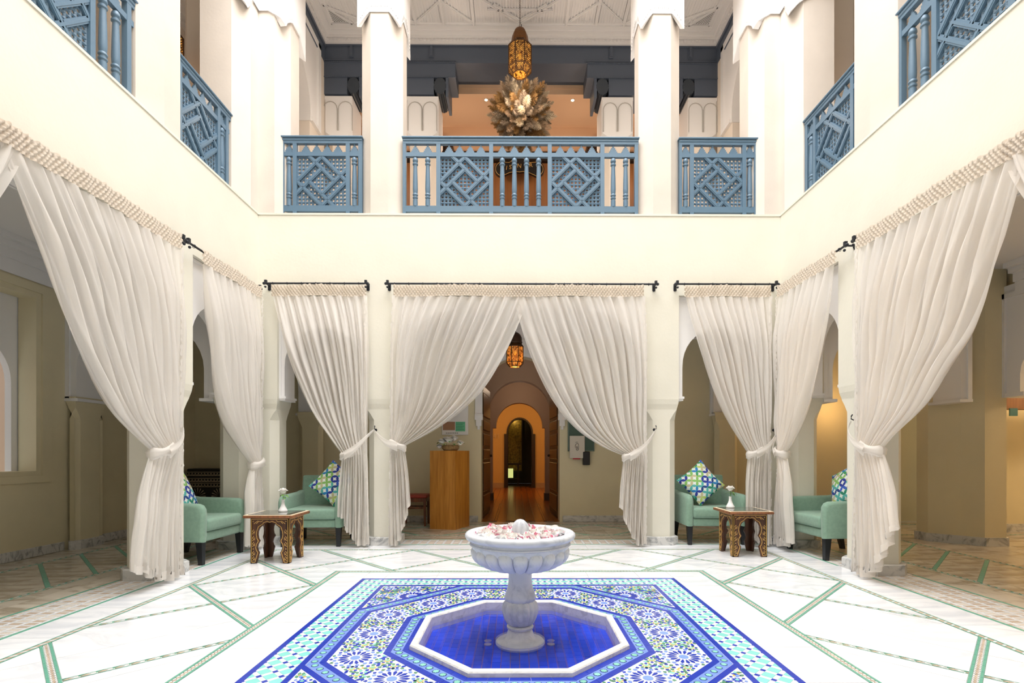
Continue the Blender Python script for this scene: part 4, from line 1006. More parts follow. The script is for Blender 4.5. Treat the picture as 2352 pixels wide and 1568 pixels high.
# slate-blue timber lintel
bm = thing('timber_beam', (.085, 8.55, 7.1), 'slate blue carved timber lintel with stepped ends across the upper gallery', 'beam')
hw = (xb-xa)/2
m = MB(); m.box(-hw, hw, 0, .5, .56, .85); m.build('beam', SLATE, bm)
for sx in (-1, 1):
    m = MB(); X0, X1 = sorted((sx*hw, sx*1.10)); m.box(X0, X1, .0-.012, .48, .31, .56); m.build('corbel_tier', SLATE, bm)
    for ea, eb in ((hw, 2.90), (2.03, 1.46)):
        X0, X1 = sorted((sx*ea, sx*eb)); m = MB(); m.box(X0, X1, -.006, .46, .03, .31); m.build('corbel_tier', SLATE, bm)
        X0, X1 = sorted((sx*(eb-.20), sx*(eb-.245))); m = MB(); m.box(X0, X1, -.02, .46, -.02, .31); m.build('bracket_board', SLATE, bm)
    m = MB()
    for z in (.555, .31, .585): m.box(*sorted((sx*hw, sx*1.09)), -.024, -.012, z-.008, z+.008)
    for k in range(60): x = sx*(1.13+k*.035); m.box(x-.008, x+.008, -.03, -.02, .55, .565); m.box(x-.008, x+.008, -.03, -.02, .305, .32)
    m.build('beading', SLATE, bm)
    for x in (sx*(2.83), sx*1.5):   # small drop brackets on the frieze
        m = MB(); m.box(x-.035, x+.035, -.02, 0, .64, .80); m.box(x-.02, x+.02, -.032, -.018, .66, .82); m.build('drop_bracket', SLATE, bm)
    for xc in (sx*1.355, sx*2.795):  # scrolled fluted brackets beside the capitals
        m = MB(); pr = []
        for k in range(40):   # scalloped roll in x,z
            a = k/40*2*PI; rr = .105+.011*(k % 2); pr.append((rr*math.cos(a)*.92, .165+rr*math.sin(a)*1.25))
        poly = [(p[0], p[1]) for p in pr]
        n = len(poly); v = [(xc+p[0], -.02, p[1]) for p in poly]+[(xc+p[0], .46, p[1]) for p in poly]
        m.add(v, [tuple(range(n)), tuple(range(2*n-1, n-1, -1))]+[(i, n+i, n+(i+1) % n, (i+1) % n) for i in range(n)])
        m.build('fluted_bracket', mat('slate_dark', '3A424C', .5), bm)
MB().box(-hw, hw, -.02, 0, .83, .85).build('beading', SLATE, bm)
# side friezes
m = MB(); m.box(xa-.35, xa+.01, 6.9, 8.55, 7.66, 7.95); m.box(xa+.01, xa+.03, 6.9, 8.55, 7.9, 7.95); m.box(xa+.01, xa+.03, 7.3, 7.37, 7.72, 7.93)
m.box(xb-.01, xb+.35, 6.9, 8.55, 7.66, 7.95); m.box(xb-.03, xb-.01, 6.9, 8.55, 7.9, 7.95); m.box(xb-.03, xb-.01, 7.3, 7.37, 7.72, 7.93); strct(m.build('trim_3', SLATE))
# inner piers with gypsum capitals under the lintel
for (a, b) in ((-1.83, -1.30), (1.43, 1.96), (xa, -2.74), (2.88, xb)):
    pr_ = empty_s('column'); m = MB(); m.loft([[(*p, z) for p in pier_poly(a+.03, b-.03, 8.58, 9.05, 0, .1)] for z in (ZU, 6.4)]); m.build('shaft', UWALL, pr_)
    m = MB(); m.loft([[(*p, z) for p in pier_poly(a, b, 8.55, 9.08, 0, c_)] for z, c_ in ((6.36, .13), (6.44, .10), (6.5, .02), (7.04, .02), (7.05, .005), (7.1, .005))]); m.build('capital', WHITE, pr_)
    m = MB()   # carved twin arches on the capital face
    for xc in ((a+b)/2-.125, (a+b)/2+.125):
        P_ = [(xc-.115, 8.538, 6.52)]+[(xc-.115*math.cos(t*PI/8), 8.538, 6.88+.12*math.sin(t*PI/8)) for t in range(9)]+[(xc+.115, 8.538, 6.52)]
        m.tube(P_, .006, 5)
    m.build('carving', CARV, pr_)
# side walls with white arches opening to the corner rooms
for M, x_ in ((FR((xa, 0, 0), (0, 1, 0), (-1, 0, 0)), xa), (FR((xb, 0, 0), (0, 1, 0), (1, 0, 0)), xb)):
    arch_wall('arch_wall', UP, M, 6.5, 8.34, 6.33, 7.75, arcpts(7.22, .76, 6.45, .76, 6.33, 20), -.0, .34, [WHITE])
    m = MB()
    for a, b, c_, d_ in ((8.24, 8.34, 6.33, 7.75), (6.5, 8.34, 7.68, 7.75), (8.0, 8.235, 6.33, 6.38)): m.box(a, b, -.03, 0, c_, d_, 0, M)
    m.build('moulding', WHITE, UP)
    m = MB(); m.box(8.0, 8.6, .02, .34, ZU, 6.33, 0, M); m.box(8.34, 8.6, -.0, .34, 6.33, 7.75, 0, M); m.box(6.5, 8.6, .0, .34, 7.75, 8.1, 0, M); m.build('plaster', UWALL, UP)
# left and right upper galleries: outer walls and the pier seen between the columns
m = MB(); m.box(GL-.3, GL, -2.3, 10.6, ZU, 8.2); m.box(5.45, 5.75, -2.3, 10.6, ZU, 8.2); m.box(GL, -3.45, 9.6, 9.8, ZU, 8.1); m.box(3.7, 5.5, 9.6, 9.8, ZU, 8.1)
m.box(GL, xa-.34, 8.55, 8.6, 7.5, 8.1)
m.build('plaster', UWALL, UP)
for s_, x0, x1 in ((-1, -4.28, -3.72), (1, 3.82, 4.42)):
    m = MB(); m.loft([[(*p, z) for p in pier_poly(x0, x1, 6.6, 7.0, 0, .05)] for z in (ZU, 8.1)]); m.build('pier', UWALL, UP)
# room behind the lintel
RM = empty_s('wall_upper_room')
m = MB(); m.box(-4.2, 4.4, 9.05, 10.6, 7.6, 7.8); m.box(-4.2, 4.4, 10.3, 10.5, 7.1, 7.6); m.box(-4.2, 4.4, 9.06, 9.12, 7.5, 7.7)
m.build('plaster', PEACH, RM); m = MB(); m.box(-4.2, 4.4, 10.14, 10.3, 7.40, 7.6); m.box(-4.2, 4.4, 10.22, 10.3, 7.33, 7.40); m.build('cornice', PEACH, RM)
m = MB(); m.box(-4.2, 4.4, 10.3, 10.5, ZU, 7.1); m.box(-4.2, 4.4, 10.27, 10.3, 6.05, 6.11); m.build('panelling', BROWNW, RM)
m = MB(); m.box(-4.2, 4.4, 10.2, 10.3, 6.98, 7.16); m.build('dark_shelf', mat('near_black', '17120F', .5), RM)
for a, b in ((-1.75, -1.22), (1.36, 1.9), (-3.1, -2.6), (2.75, 3.2)):
    c = thing('dark_cabinet', ((a+b)/2, 10.0, ZU), 'dark wooden cabinet behind the upper columns, %s' % ('left of the dried grass cluster' if a == -1.75 else 'right of the dried grass cluster' if a == 1.36 else 'at the far left' if a == -3.1 else 'at the far right'), 'cabinet')
    MB().bbox(-(b-a)/2, (b-a)/2, -.16, .18, 0, 3.02, .01).build('body', DDOOR, c)
    for k in range(4): m = MB(); m.box(-(b-a)/2+.03+k*.12, -(b-a)/2+.13+k*.12, -.18, -.16, .1, 2.95); m.build('door', DDOOR, c)
m = MB(); m.bbox(-1.2, 1.32, 9.55, 9.9, ZU, 4.95, .01); o = m.build('counter', mat('near_black', '17120F', .5)); tag(o, 'long dark counter at the back of the upper room', 'counter')
# sign
sg = thing('hanging_sign', (.06, 10.05, 6.72), 'black curved sign with gold outline and lettering behind the balusters', 'sign')
SB = mat('sign_black', '14100D', .4); SG = mat('sign_gold', 'C9A05A', .4)
def signpoly(k=1.):
    P_ = []
    for a in range(0, 13): t = PI/2+a*PI/12; P_.append((-.34+.15*k*math.cos(t), -.01+.15*k*math.sin(t)))
    P_ += [(-.2, -.07*k-.02), (-.08, -.03*k-.03), (0, -.075*k), (.08, -.03*k-.03), (.2, -.07*k-.02)]
    for a in range(0, 13): t = -PI/2+a*PI/12; P_.append((.34+.15*k*math.cos(t), -.01+.15*k*math.sin(t)))
    P_ += [(.2, .13*k), (.08, .22*k), (0, .24*k), (-.08, .22*k), (-.2, .13*k)]
    return P_
Msg = Matrix.Rotation(PI/2, 4, 'X'); Msg = Matrix(((1, 0, 0, 0), (0, 0, 1, 0), (0, 1, 0, 0), (0, 0, 0, 1)))
MB().prism(signpoly(1.0), -.03, .03, 0, Msg).build('board', SB, sg)
q = signpoly(.9); MB().tube([(p[0]*.98, -.032, p[1]) for p in q]+[(q[0][0]*.98, -.032, q[0][1])], .0055, 5).build('outline', SG, sg)
for ch, x, z, r in (('I', -.25, .005, .15), ('S', -.175, .02, .1), ('N', -.0, .045, .08), ('R', .225, .06, -.1)):
    text('lettering', ch, .115, (x, -.036, z), (PI/2, r, 0), SG, sg)
m = MB(); m.tube([(-.2, 0, .12), (-.2, 0, .88)], .006, 5); m.tube([(.2, 0, .12), (.2, 0, .88)], .006, 5); m.build('hanger', IRON, sg)
# recessed spotlights
for x, y, lab in ((-.55, 9.34, 'left'), (1.03, 9.34, 'right')):
    s_ = thing('ceiling_spotlight', (x, y, 7.6), 'small bright recessed ceiling spotlight %s of the dried grass cluster' % lab, 'light')
    MB().lathe([(0, -.012), (.025, -.012), (.025, -.004), (0, -.004)], 20).build('bulb', emis('spot_glow', 'FFE6B0', 25), s_); MB().lathe([(.026, -.012), (.04, -.01), (.04, 0), (.026, 0)], 20, cap=False).build('trim_ring', WHITE, s_)
# ------------------------------------------------------------------ dried grass cluster
pg = thing('pampas_chandelier', (.085, 8.25, 6.57), 'large hanging cluster of dried pampas grass behind the centre balustrade', 'hanging decoration')
def plume(seed, c):
    r = random.Random(seed); m = MB(); L_ = 1.0
    m.tube([(0, 0, 0), (0, 0, .5)], .006, 4)
    for i in range(260):
        t = r.random(); z = .38+.6*t; a = r.random()*6.28; w_ = .10*math.sin(PI*min(1, t*.9+.1))**.7; le = .12*(1.1-t*.5)
        p = Vector((.2*w_*math.cos(a), .2*w_*math.sin(a), z)); q = p+Vector((w_*.9*math.cos(a), w_*.9*math.sin(a), le)); n = Vector((-math.sin(a), math.cos(a), 0))*.0045
        m.add([p-n*.5, p+n*.5, (p+q)/2+n+Vector((0, 0, .01)), q, (p+q)/2-n+Vector((0, 0, .01))], [(0, 1, 2, 3, 4)], 0)
    o = m.build('plume', c); me = o.data; bpy.data.objects.remove(o); return me
PC = [mat('pampas_beige', 'BFA384', .9, var=.2, vs=20), mat('pampas_gold', 'A9814D', .9, var=.2, vs=20), mat('pampas_pale', 'CDBBA0', .9, var=.15, vs=20), mat('pampas_grey', '94816C', .9, var=.2, vs=20)]
PMs = [plume(i, PC[i % 4]) for i in range(8)]
for i in range(190):
    z = 1-2*(i+.5)/190; a = i*2.39996; v = Vector((math.sqrt(1-z*z)*math.cos(a), math.sqrt(1-z*z)*math.sin(a), z+R.uniform(-.1, .1)))
    s_ = R.uniform(.42, .57)*(1.06 if z > .3 else 1); qt = v.to_track_quat('Z', 'Y'); o = inst(R.choice(PMs), 'plume', pg, (0, 0, 0), (0, 0, 0), (s_*1.25, s_*1.25, s_)); o.rotation_euler = qt.to_euler()
m = MB(); m.sphere((0, 0, 0), .14); m.build('core', PC[3], pg); m = MB(); m.tube([(0, 0, .1), (0, 0, 1.53)], .005, 5); m.build('chain', IRON, pg)
# ------------------------------------------------------------------ lanterns
def lantern(loc, label, s, n=8, dome=True, chain=1.):
    t = thing('pierced_lantern', loc, label, 'lantern', 'pierced metal lanterns'); t.scale = (s, s, s)
    # unit: body radius .5, local z from -1.1 to 1.2
    r0, r1, z0, z1, z2 = .30, .5, -.72, -.50, .38
    ring = lambda r, z, k=n: [(r*math.cos(2*PI*i/k+PI/k), r*math.sin(2*PI*i/k+PI/k), z) for i in range(k)]
    A, B, C_, D = ring(r0, z0), ring(r1, z1), ring(r1, z2), ring(.36, .56)
    for lo, hi, nm in ((B, C_, 'glass_pane'), (A, B, 'lower_pane'), (C_, D, 'upper_pane')):
        for i in range(n):
            j = (i+1) % n; m = MB(); q = [Vector(lo[i])*.975, Vector(lo[j])*.975, Vector(hi[j])*.975, Vector(hi[i])*.975]
            for p in (q[0], q[1]): p.z = lo[i][2]
            for p in (q[2], q[3]): p.z = hi[i][2]
            c_ = sum(q, Vector())/4; off = Vector((c_.x, c_.y, 0)).normalized()*-.012
            m.add([tuple(p) for p in q]+[tuple(p+off) for p in q], [(0, 1, 2, 3), (7, 6, 5, 4), (0, 4, 5, 1), (1, 5, 6, 2), (2, 6, 7, 3), (3, 7, 4, 0)]); m.build(nm, AMBER if nm != 'upper_pane' else mat('bronze_glass', '8A5010', .4), t)
            # pierced tracery: criss-cross of small bars proud of the pane
            m = MB(); U = (q[1]-q[0]); V = (q[3]-q[0]); nx, ny = (5, 11) if nm == 'glass_pane' else (5, 3); po_ = -off*.8
            P3 = lambda a, b: q[0]*(1-a)*(1-b)+q[1]*a*(1-b)+q[2]*a*b+q[3]*(1-a)*b+po_
            for a in range(nx):
                for b in range(ny):
                    for (e0, f0, e1, f1) in ((0, 0, 1, 1), (1, 0, 0, 1)):
                        s0, s1 = P3((a+e0)/nx, (b+f0)/ny), P3((a+e1)/nx, (b+f1)/ny); d_ = (s1-s0).normalized(); w_ = d_.cross(c_.normalized()).normalized()*.011
                        m.add([s0-w_, s1-w_, s1+w_, s0+w_], [(0, 1, 2, 3)])
                    s0 = P3((a+.5)/nx, (b+.5)/ny); e_ = .018; ux = U.normalized()*e_; vx = V.normalized()*e_
                    if (a+b) % 2: m.add([s0-ux, s0-vx, s0+ux, s0+vx], [(0, 1, 2, 3)])
            m.build('tracery', BRASS, t)
    m = MB()
    for i in range(n):
        j = (i+1) % n
        for p, q in ((A[i], B[i]), (B[i], C_[i]), (C_[i], D[i]), (A[i], A[j]), (B[i], B[j]), (C_[i], C_[j]), (D[i], D[j])): m.tube([p, q], .024, 5)
    m.build('frame', BRASS, t)
    if dome: MB().lathe([(.34, .56), (.40, .60), (.41, .66), (.38, .71), (.385, .74), (.37, .92), (.30, 1.08), (.18, 1.18), (.07, 1.22), (.05, 1.3), (.0, 1.32)], 32, mod=lambda u_, z: 1+.03*abs(math.cos(8*PI*u_))).build('dome', mat('pierced_dome', '4A3222', .5, .5, var=.5, vs=60), t, smooth=50)
    else: MB().lathe([(.36, .56), (.36, .66), (.32, .9), (.26, 1.05), (.18, 1.16), (.08, 1.2), (.03, 1.24), (0, 1.25)], 8).build('dome', mat('pierced_dome2', '7A4E22', .5, .4, var=.6, vs=60), t)
    m = MB(); m.sphere((0, 0, .05), (.075, .075, .14), 12, 8); m.build('bulb', BULB, t, smooth=True)
    m = MB(); z = 1.24
    while z < 1.24+chain/s: m.tube([(.03, 0, z), (0, 0, z+.06), (-.03, 0, z), (0, 0, z-.06), (.03, 0, z)], .009, 4); z += .1
    m.build('chain', BRASS, t); return t
lantern((.055, 7.65, 7.06), 'pierced brass lantern glowing amber on a chain under the upper ceiling', .36, 8, False, .62)
lantern((-.02, 7.6, 2.62), 'dark pierced metal lantern with domed top glowing between the parted centre curtains', .265, 8, True, .48)
lantern((-4.25, 6.2, 6.05), 'amber lantern seen between the left upper columns', .4, 8, False, 1.5)
lantern((4.55, 6.2, 6.0), 'amber lantern seen between the right upper columns', .4, 8, False, 1.5)
ch = thing('glass_chandelier', (-4.32, 9.0, 6.9), 'small chandelier of amber glass drops beyond the left upper arch', 'chandelier')
m = MB(); m.tube([(0, 0, -.55), (0, 0, 1.2)], .01, 5); m.build('rod', BRASS, ch)
for k in range(26):
    a = k*2.4; z = -.5+k*.035; m = MB(); m.sphere((.17*math.cos(a), .17*math.sin(a), z), (.035, .035, .06), 6, 5); m.build('glass_drop', AMBER, ch)
# ================================================================== BALUSTRADES
RZ0, RZ1 = 4.11, 5.13
PW = .615; PH = .622
def lattice_meshes():
    out = {}
    s = PW/825.; cx_, cy_ = 412, 418; w_ = .046
    bars = []
    for (x0, y0, x1, y1) in ((212, 0, 600, 393), (412, 0, 825, 415)):
        for k in range(4):
            r = lambda x, y: (lambda dx, dy: [(dx, dy), (-dy, dx), (-dx, -dy), (dy, -dx)][k])(x-cx_, y-cy_)
            a, b = r(x0, y0), r(x1, y1); bars.append(((a[0]*s, -a[1]*s), (b[0]*s, -b[1]*s)))
    H = PW/2+.004
    res = []
    for a, b in bars:
        d = Vector((b[0]-a[0], b[1]-a[1])); L_ = d.length; d.normalize(); n = Vector((-d.y, d.x))
        a2 = Vector(a)-d*.05; b2 = Vector(b)+d*.03
        box = ccw(rect(-H, H, -H, H)); m = MB()
        for (hw_, y0, y1) in ((w_/2, -.011, .022), (w_/2*.45, -.015, -.011)):
            q = cclip(ccw([tuple(a2-n*hw_), tuple(b2-n*hw_), tuple(b2+n*hw_), tuple(a2+n*hw_)]), box)
            if len(q) >= 3: m.loft([[(p[0], y, p[1]) for p in q] for y in (y0, y1)])
        o = m.build('lattice_bar', RAIL, None); res.append(o.data); bpy.data.objects.remove(o)
    # turned-bead screen behind
    m = MB(); c = .0473; n_ = 13; h = c/2
    for i in range(n_):
        for j in range(n_):
            x, z = (i-6)*c, (j-6)*c; k = 8; rr = c*.30
            inn = [(x+rr*(1 if t % 2 == 0 else .78)*math.cos(PI*t/8), z+rr*(1 if t % 2 == 0 else .78)*math.sin(PI*t/8)) for t in range(16)]
            out_ = []
            for t in range(16):
                a = PI*t/8; ca, sa = math.cos(a), math.sin(a); f = h/max(abs(ca), abs(sa)); out_.append((x+f*ca, z+f*sa))
            m.add([(*(p[0], -.004), p[1]) for p in out_]+[(p[0], .004, p[1]) for p in inn]+[(p[0], .012, p[1]) for p in inn], [(t, (t+1) % 16, 16+(t+1) % 16, 16+t) for t in range(16)]+[(16+t, 16+(t+1) % 16, 32+(t+1) % 16, 32+t) for t in range(16)])
    o = m.build('bead_screen', RAIL, None); sc = o.data; bpy.data.objects.remove(o)
    m = MB(); m.lathe([(0, 0), (.030, 0), (.030, .085), (.024, .092), (.024, .10), (.033, .108), (.033, .12), (.026, .127), (.026, .14), (.034, .148), (.034, .158), (.027, .17), (.030, .19), (.032, .23), (.029, .38), (.024, .535), (.024, .542), (.034, .552), (.034, .567), (.024, .577), (.024, .584), (.033, .598), (.034, .61), (.029, .632), (.018, .648), (.0, .655)], 20)
    o = m.build('baluster', RAIL, None, smooth=30); bl = o.data; bpy.data.objects.remove(o)
    m = MB(); P_ = [(-.060, 0), (-.060, .012), (-.048, .012), (-.050, .030), (-.036, .030), (-.038, .052), (-.024, .052), (-.026, .072), (-.011, .072), (-.011, .108), (.011, .108), (.011, .072), (.026, .072), (.024, .052), (.038, .052), (.036, .030), (.050, .030), (.048, .012), (.060, .012), (.060, 0)]
    n = len(P_); m.add([(p[0], -.008, p[1]) for p in P_]+[(p[0], .008, p[1]) for p in P_], [tuple(range(n)), tuple(range(2*n-1, n-1, -1))]+[(i, n+i, n+(i+1) % n, (i+1) % n) for i in range(n)])
    o = m.build('stepped_merlon', RAIL, None); me = o.data; bpy.data.objects.remove(o)
    return res, sc, bl, me
LB, LS, LBL, LM = lattice_meshes()
def railing(M, L_, lay, label):
    """lay: list of ('p', w) post, ('b', width, n) balusters, ('l',) lattice panel"""
    t = thing('balustrade', M.to_translation(), label, 'balustrade', 'blue painted balustrades of the upper gallery'); t.rotation_euler = M.to_euler()
    zb = RZ0-.03
    m = MB(); m.bbox(-.01, L_+.01, -.045, .05, 5.108, 5.13, .008); m.bbox(0, L_, -.03, .035, 5.075, 5.108, .008); m.box(0, L_, -.022, .028, 5.044, 5.075); m.build('handrail', RAIL, t)
    m = MB(); m.box(.02, L_-.02, -.018, .024, 4.886, 4.936); m.build('mid_rail', RAIL, t)
    m = MB(); m.box(.02, L_-.02, -.02, .026, 4.19, 4.263); m.build('bottom_rail', RAIL, t)
    x = 0
    for e in lay:
        if e[0] == 'p':
            m = MB(); m.box(x, x+e[1], -.021, .027, zb, 5.044); m.build('post', RAIL, t); x += e[1]
        elif e[0] == 'b':
            for k in range(e[2]):
                xx = x+e[1]*(k+.5)/e[2] if e[2] != 2 else x+e[1]*(.3+.41*k)
                if e[2] == 4: xx = x+e[1]*(.5+(k-1.5)*.222)
                inst(LBL, 'baluster', t, (xx, .003, 4.262), scale=(1, 1, .95)); inst(LM, 'stepped_merlon', t, (xx-(.0 if e[2] != 4 else -.0), .005, 4.936))
            x += e[1]
        else:
            c = x+PW/2
            for d in LB: inst(d, 'lattice_bar', t, (c, 0, 4.263+PH/2))
            o = inst(LS, 'bead_screen', t, (c, .012, 4.263+PH/2)); 
            for k in range(4): inst(LM, 'stepped_merlon', t, (c-.2+k*.134, .005, 4.936))
            x += PW
    return t
YR = 6.47
bay = [('p', .048), ('b', .107, 1), ('p', .05), ('l',), ('p', .05), ('b', .107, 1), ('p', .048)]
railing(FR((-2.965, YR, 0), (1, 0, 0), (0, 1, 0)), 1.025, bay, 'blue balustrade of the left bay of the back wall, one lattice panel between two balusters')
railing(FR((-1.43, YR, 0), (1, 0, 0), (0, 1, 0)), 2.975, [('p', .04), ('b', .383, 2), ('p', .05), ('l',), ('p', .05), ('b', .69, 4), ('p', .05), ('l',), ('p', .05), ('b', .383, 2), ('p', .044)], 'long blue balustrade in the centre of the back wall, with two lattice panels')
railing(FR((2.06, YR, 0), (1, 0, 0), (0, 1, 0)), 1.0, [('p', .036), ('b', .10, 1), ('p', .05), ('l',), ('p', .05), ('b', .10, 1), ('p', .04)], 'blue balustrade of the right bay of the back wall, one lattice panel between two balusters')
side = [('p', .05), ('b', .13, 1), ('p', .05), ('l',), ('p', .05), ('b', .13, 1), ('p', .05)]
railing(FR((XL-.18, 5.0, 0), (0, 1, 0), (-1, 0, 0)), 1.04, [('p', .05), ('b', .07, 0), ('p', .05), ('l',), ('p', .05), ('b', .115, 1), ('p', .05)], 'blue balustrade on the left wall between its two columns, seen at an angle')
railing(FR((XR+.18, 6.11, 0), (0, -1, 0), (1, 0, 0)), 1.04, [('p', .05), ('b', .115, 1), ('p', .05), ('l',), ('p', .05), ('b', .07, 0), ('p', .05)], 'blue balustrade on the right wall between its two columns, seen at an angle')
longb = [('p', .05), ('b', .30, 2), ('p', .05), ('l',), ('p', .05), ('b', .40, 2), ('p', .05), ('l',), ('p', .05), ('b', .33, 2), ('p', .05)]
railing(FR((XL-.18, 4.52, 0), (0, -1, 0), (-1, 0, 0)) if False else FR((XL-.18, 1.93, 0), (0, 1, 0), (-1, 0, 0)), 2.61, longb, 'nearest blue balustrade at the upper left corner of the picture')
railing(FR((XR+.18, 4.62, 0), (0, -1, 0), (1, 0, 0)), 2.61, longb[::-1], 'nearest blue balustrade at the upper right corner of the picture')
# ================================================================== CURTAINS
def lerp(pts, z):
    """pts list of (s,z) with z descending; s at height z"""
    if z >= pts[0][1]: return pts[0][0]
    for a, b in zip(pts, pts[1:]):
        if z >= b[1]:
            f = (a[1]-z)/(a[1]-b[1]) if a[1] != b[1] else 0; return a[0]+(b[0]-a[0])*f
    return pts[-1][0]
def smooth_poly(pts, k=3):
    for _ in range(k):
        q = [pts[0]]
        for a, b in zip(pts, pts[1:]): q += [(a[0]*.75+b[0]*.25, a[1]*.75+b[1]*.25), (a[0]*.25+b[0]*.75, a[1]*.25+b[1]*.75)]
        pts = q+[pts[-1]]
    return pts
def curtain(M, label, outer, inner, tie, ztop, nf, wb, hook, seed, casc=.42, zfl=.03, amp=.046):
    """M frame (s along the rod, d towards the court, z up). outer: s of the hanging edge at top, at tie, at bottom; inner: polyline of the drawn edge;
    tie: (s, z, halfwidth)"""
    r = random.Random(seed); t = thing('curtain', M @ Vector((tie[0], 0, 0)), label, 'curtain', 'cream linen curtains of the courtyard')
    LM_ = Matrix.Translation(-(M @ Vector((tie[0], 0, 0)))) @ M
    s_t, z_t, hw_ = tie; so = outer[0]; sg = 1 if inner[0][0] > so else -1
    inner = smooth_poly(inner+[(s_t+sg*hw_, z_t)]); out_pl = smooth_poly([(outer[0], ztop), (outer[1], (ztop+z_t)/2+.3), (outer[1]+(s_t-sg*hw_-outer[1])*.12, z_t+.3), (outer[1] if outer[3] else s_t-sg*hw_, z_t)] if len(outer) > 3 else [(outer[0], ztop), (s_t-sg*hw_, z_t)])
    nu, nv = nf*11, 70; ph = [r.uniform(-.5, .5) for _ in range(nf+2)]; am = [r.uniform(.55, 1.25) for _ in range(nf+2)]
    def fold(u, zf):
        x = u*nf; k = int(min(x, nf-1e-6)); f = x-k
        warp = f+.22*math.sin(2*PI*f+ph[k]*2)*.5
        a = am[k]*(1-f)+am[k+1]*f
        return a*math.sin(2*PI*(k+warp)+ph[0]) + .25*math.sin(2*PI*(x*2.3+1.7*zf+ph[1]))
    V = []; zh = ztop-.135
    for j in range(nv+1):
        v = j/nv; z = zh-(zh-z_t)*v; si, so_ = lerp(inner, z), lerp(out_pl, z)
        for i in range(nu+1):
            u = i/nu; g = u**(1+.25*math.sin(PI*v)); s_ = so_+(si-so_)*g
            wd = abs(si-so_)/max(.2, abs(inner[0][0]-so)); A = amp*(.35+.65*min(1, v*4))*(1 if v < .8 else 1-(v-.8)*2.2)
            bundle = max(0, (v-.72)/.28)**2; d = A*fold(u, v)*(.6+.6*(1-bundle))+bundle*.055*math.sin(PI*u)
            s_ += A*.5*math.cos(2*PI*u*nf+ph[0])*.5*(1-bundle)
            V.append((s_, .0+d+.012*bundle, z))
    F = [(j*(nu+1)+i, j*(nu+1)+i+1, (j+1)*(nu+1)+i+1, (j+1)*(nu+1)+i) for j in range(nv) for i in range(nu)]
    m = MB(); m.add(V, F, 0, LM_); m.build('drape', CURT, t, smooth='all')
    # skirt below the tie: fans out, its drawn side falls in a stepped cascade
    nv2 = 46; V = []; sb0 = outer[2]; 
    for j in range(nv2+1):
        for i in range(nu+1):
            u = i/nu; zb = zfl+casc*max(0, (u-.38)/.62)**1.25+.06*abs(((u*nf*.36+ph[2]) % 1)-.5)*2*(u > .3)+.006*math.sin(u*40)
            v = j/nv2; z = z_t-(z_t-zb)*v
            vv = min(1., max(0., (z_t-z)/(z_t-zfl))); o_t = out_pl[-1][0]; wt = abs(s_t+sg*hw_-o_t); wdt = wt+(max(wb, wt)-wt)*(1-(1-vv)**2.2); s0 = o_t+(sb0-o_t)*min(1, vv*1.6)**.8
            s_ = s0+sg*wdt*u; bun = max(0, 1-vv*3.2); A = amp*(.34+.66*min(1, vv*3))
            d = A*fold(u, v*.4)+bun*.055*math.sin(PI*u)+.05*u*min(1, vv*2)+.012*bun
            s_ += sg*.018*math.sin(2*PI*u*nf*.5+vv*3)*vv
            V.append((s_, d, z))
    F = [(j*(nu+1)+i, j*(nu+1)+i+1, (j+1)*(nu+1)+i+1, (j+1)*(nu+1)+i) for j in range(nv2) for i in range(nu)]
    m = MB(); m.add(V, F, 0, LM_); m.build('skirt', CURT, t, smooth='all')
    # stitched hem along the bottom
    n1 = nu+1; b0 = (nv2-3)*n1; m = MB(); HV = [];
    for i in range(n1): 
        for jj in (nv2-3, nv2):
            p = V[jj*n1+i]; HV.append((p[0], p[1]+.006, p[2]-(.002 if jj == nv2 else 0)))
    m.add(HV, [(2*i, 2*i+2, 2*i+3, 2*i+1) for i in range(nu)], 0, LM_); m.build('hem', CURT, t, smooth='all')
    # ruffled selvedge down the hanging edge
    m = MB(); V2 = []; n2 = 150
    for j in range(n2+1):
        z = zh-(zh-zfl-.01)*j/n2; se = lerp(out_pl, z) if z > z_t else out_pl[-1][0]+(sb0-out_pl[-1][0])*min(1, ((z_t-z)/(z_t-zfl))*1.6)**.8
        rf = .006*math.sin(j*1.9)+.004*math.sin(j*.77)
        V2 += [(se-sg*(.004+rf*.5), .028+rf, z), (se+sg*.013, .034-rf, z), (se+sg*.030, .030+rf, z)]
    m.add(V2, [(3*j+k, 3*j+k+1, 3*j+k+4, 3*j+k+3) for j in range(n2) for k in (0, 1)], 0, LM_); m.build('selvedge', CURT, t, smooth='all')
    # smocked heading
    a, b = so, inner[0][0]; nh = int(abs(b-a)/.0095); m = MB(); V3 = []; rows = 11
    for j in range(rows+1):
        for i in range(nh+1):
            f = i/nh; z = ztop-.0+.006*math.sin(i*.9+ph[0])*(j == 0)-.138*j/rows-.008*math.sin(f*9+ph[1])
            d = .015*math.sin(i*PI/2+(PI if (j//2) % 2 else 0))*(.5+.5*math.sin(PI*j/rows))+.008*math.sin(i*.35+ph[2])+.012
            V3.append((a+(b-a)*f, d, z))
    m.add(V3, [(j*(nh+1)+i, j*(nh+1)+i+1, (j+1)*(nh+1)+i+1, (j+1)*(nh+1)+i) for j in range(rows) for i in range(nh)], 0, LM_); m.build('smocked_heading', HEADM, t, smooth='all')
    # tieback: wrap round the bundle and a strap to the hook
    m = MB(); W = []
    nw = 28
    for k in range(nw+1):
        a_ = 2*PI*k/nw
        for q, (dz, dr) in enumerate(((-.046, -.012), (-.034, .010+.004*math.sin(a_*3)), (-.014, .003+.005*math.cos(a_*2)), (.006, .013), (.026, .004+.004*math.sin(a_*2+1)), (.044, -.010))):
            W.append((s_t+sg*(hw_+.014+dr)*math.cos(a_), .018+(.085+dr)*math.sin(a_), z_t+dz*(1+.25*math.cos(3*a_))-.030*math.cos(a_)+.01))
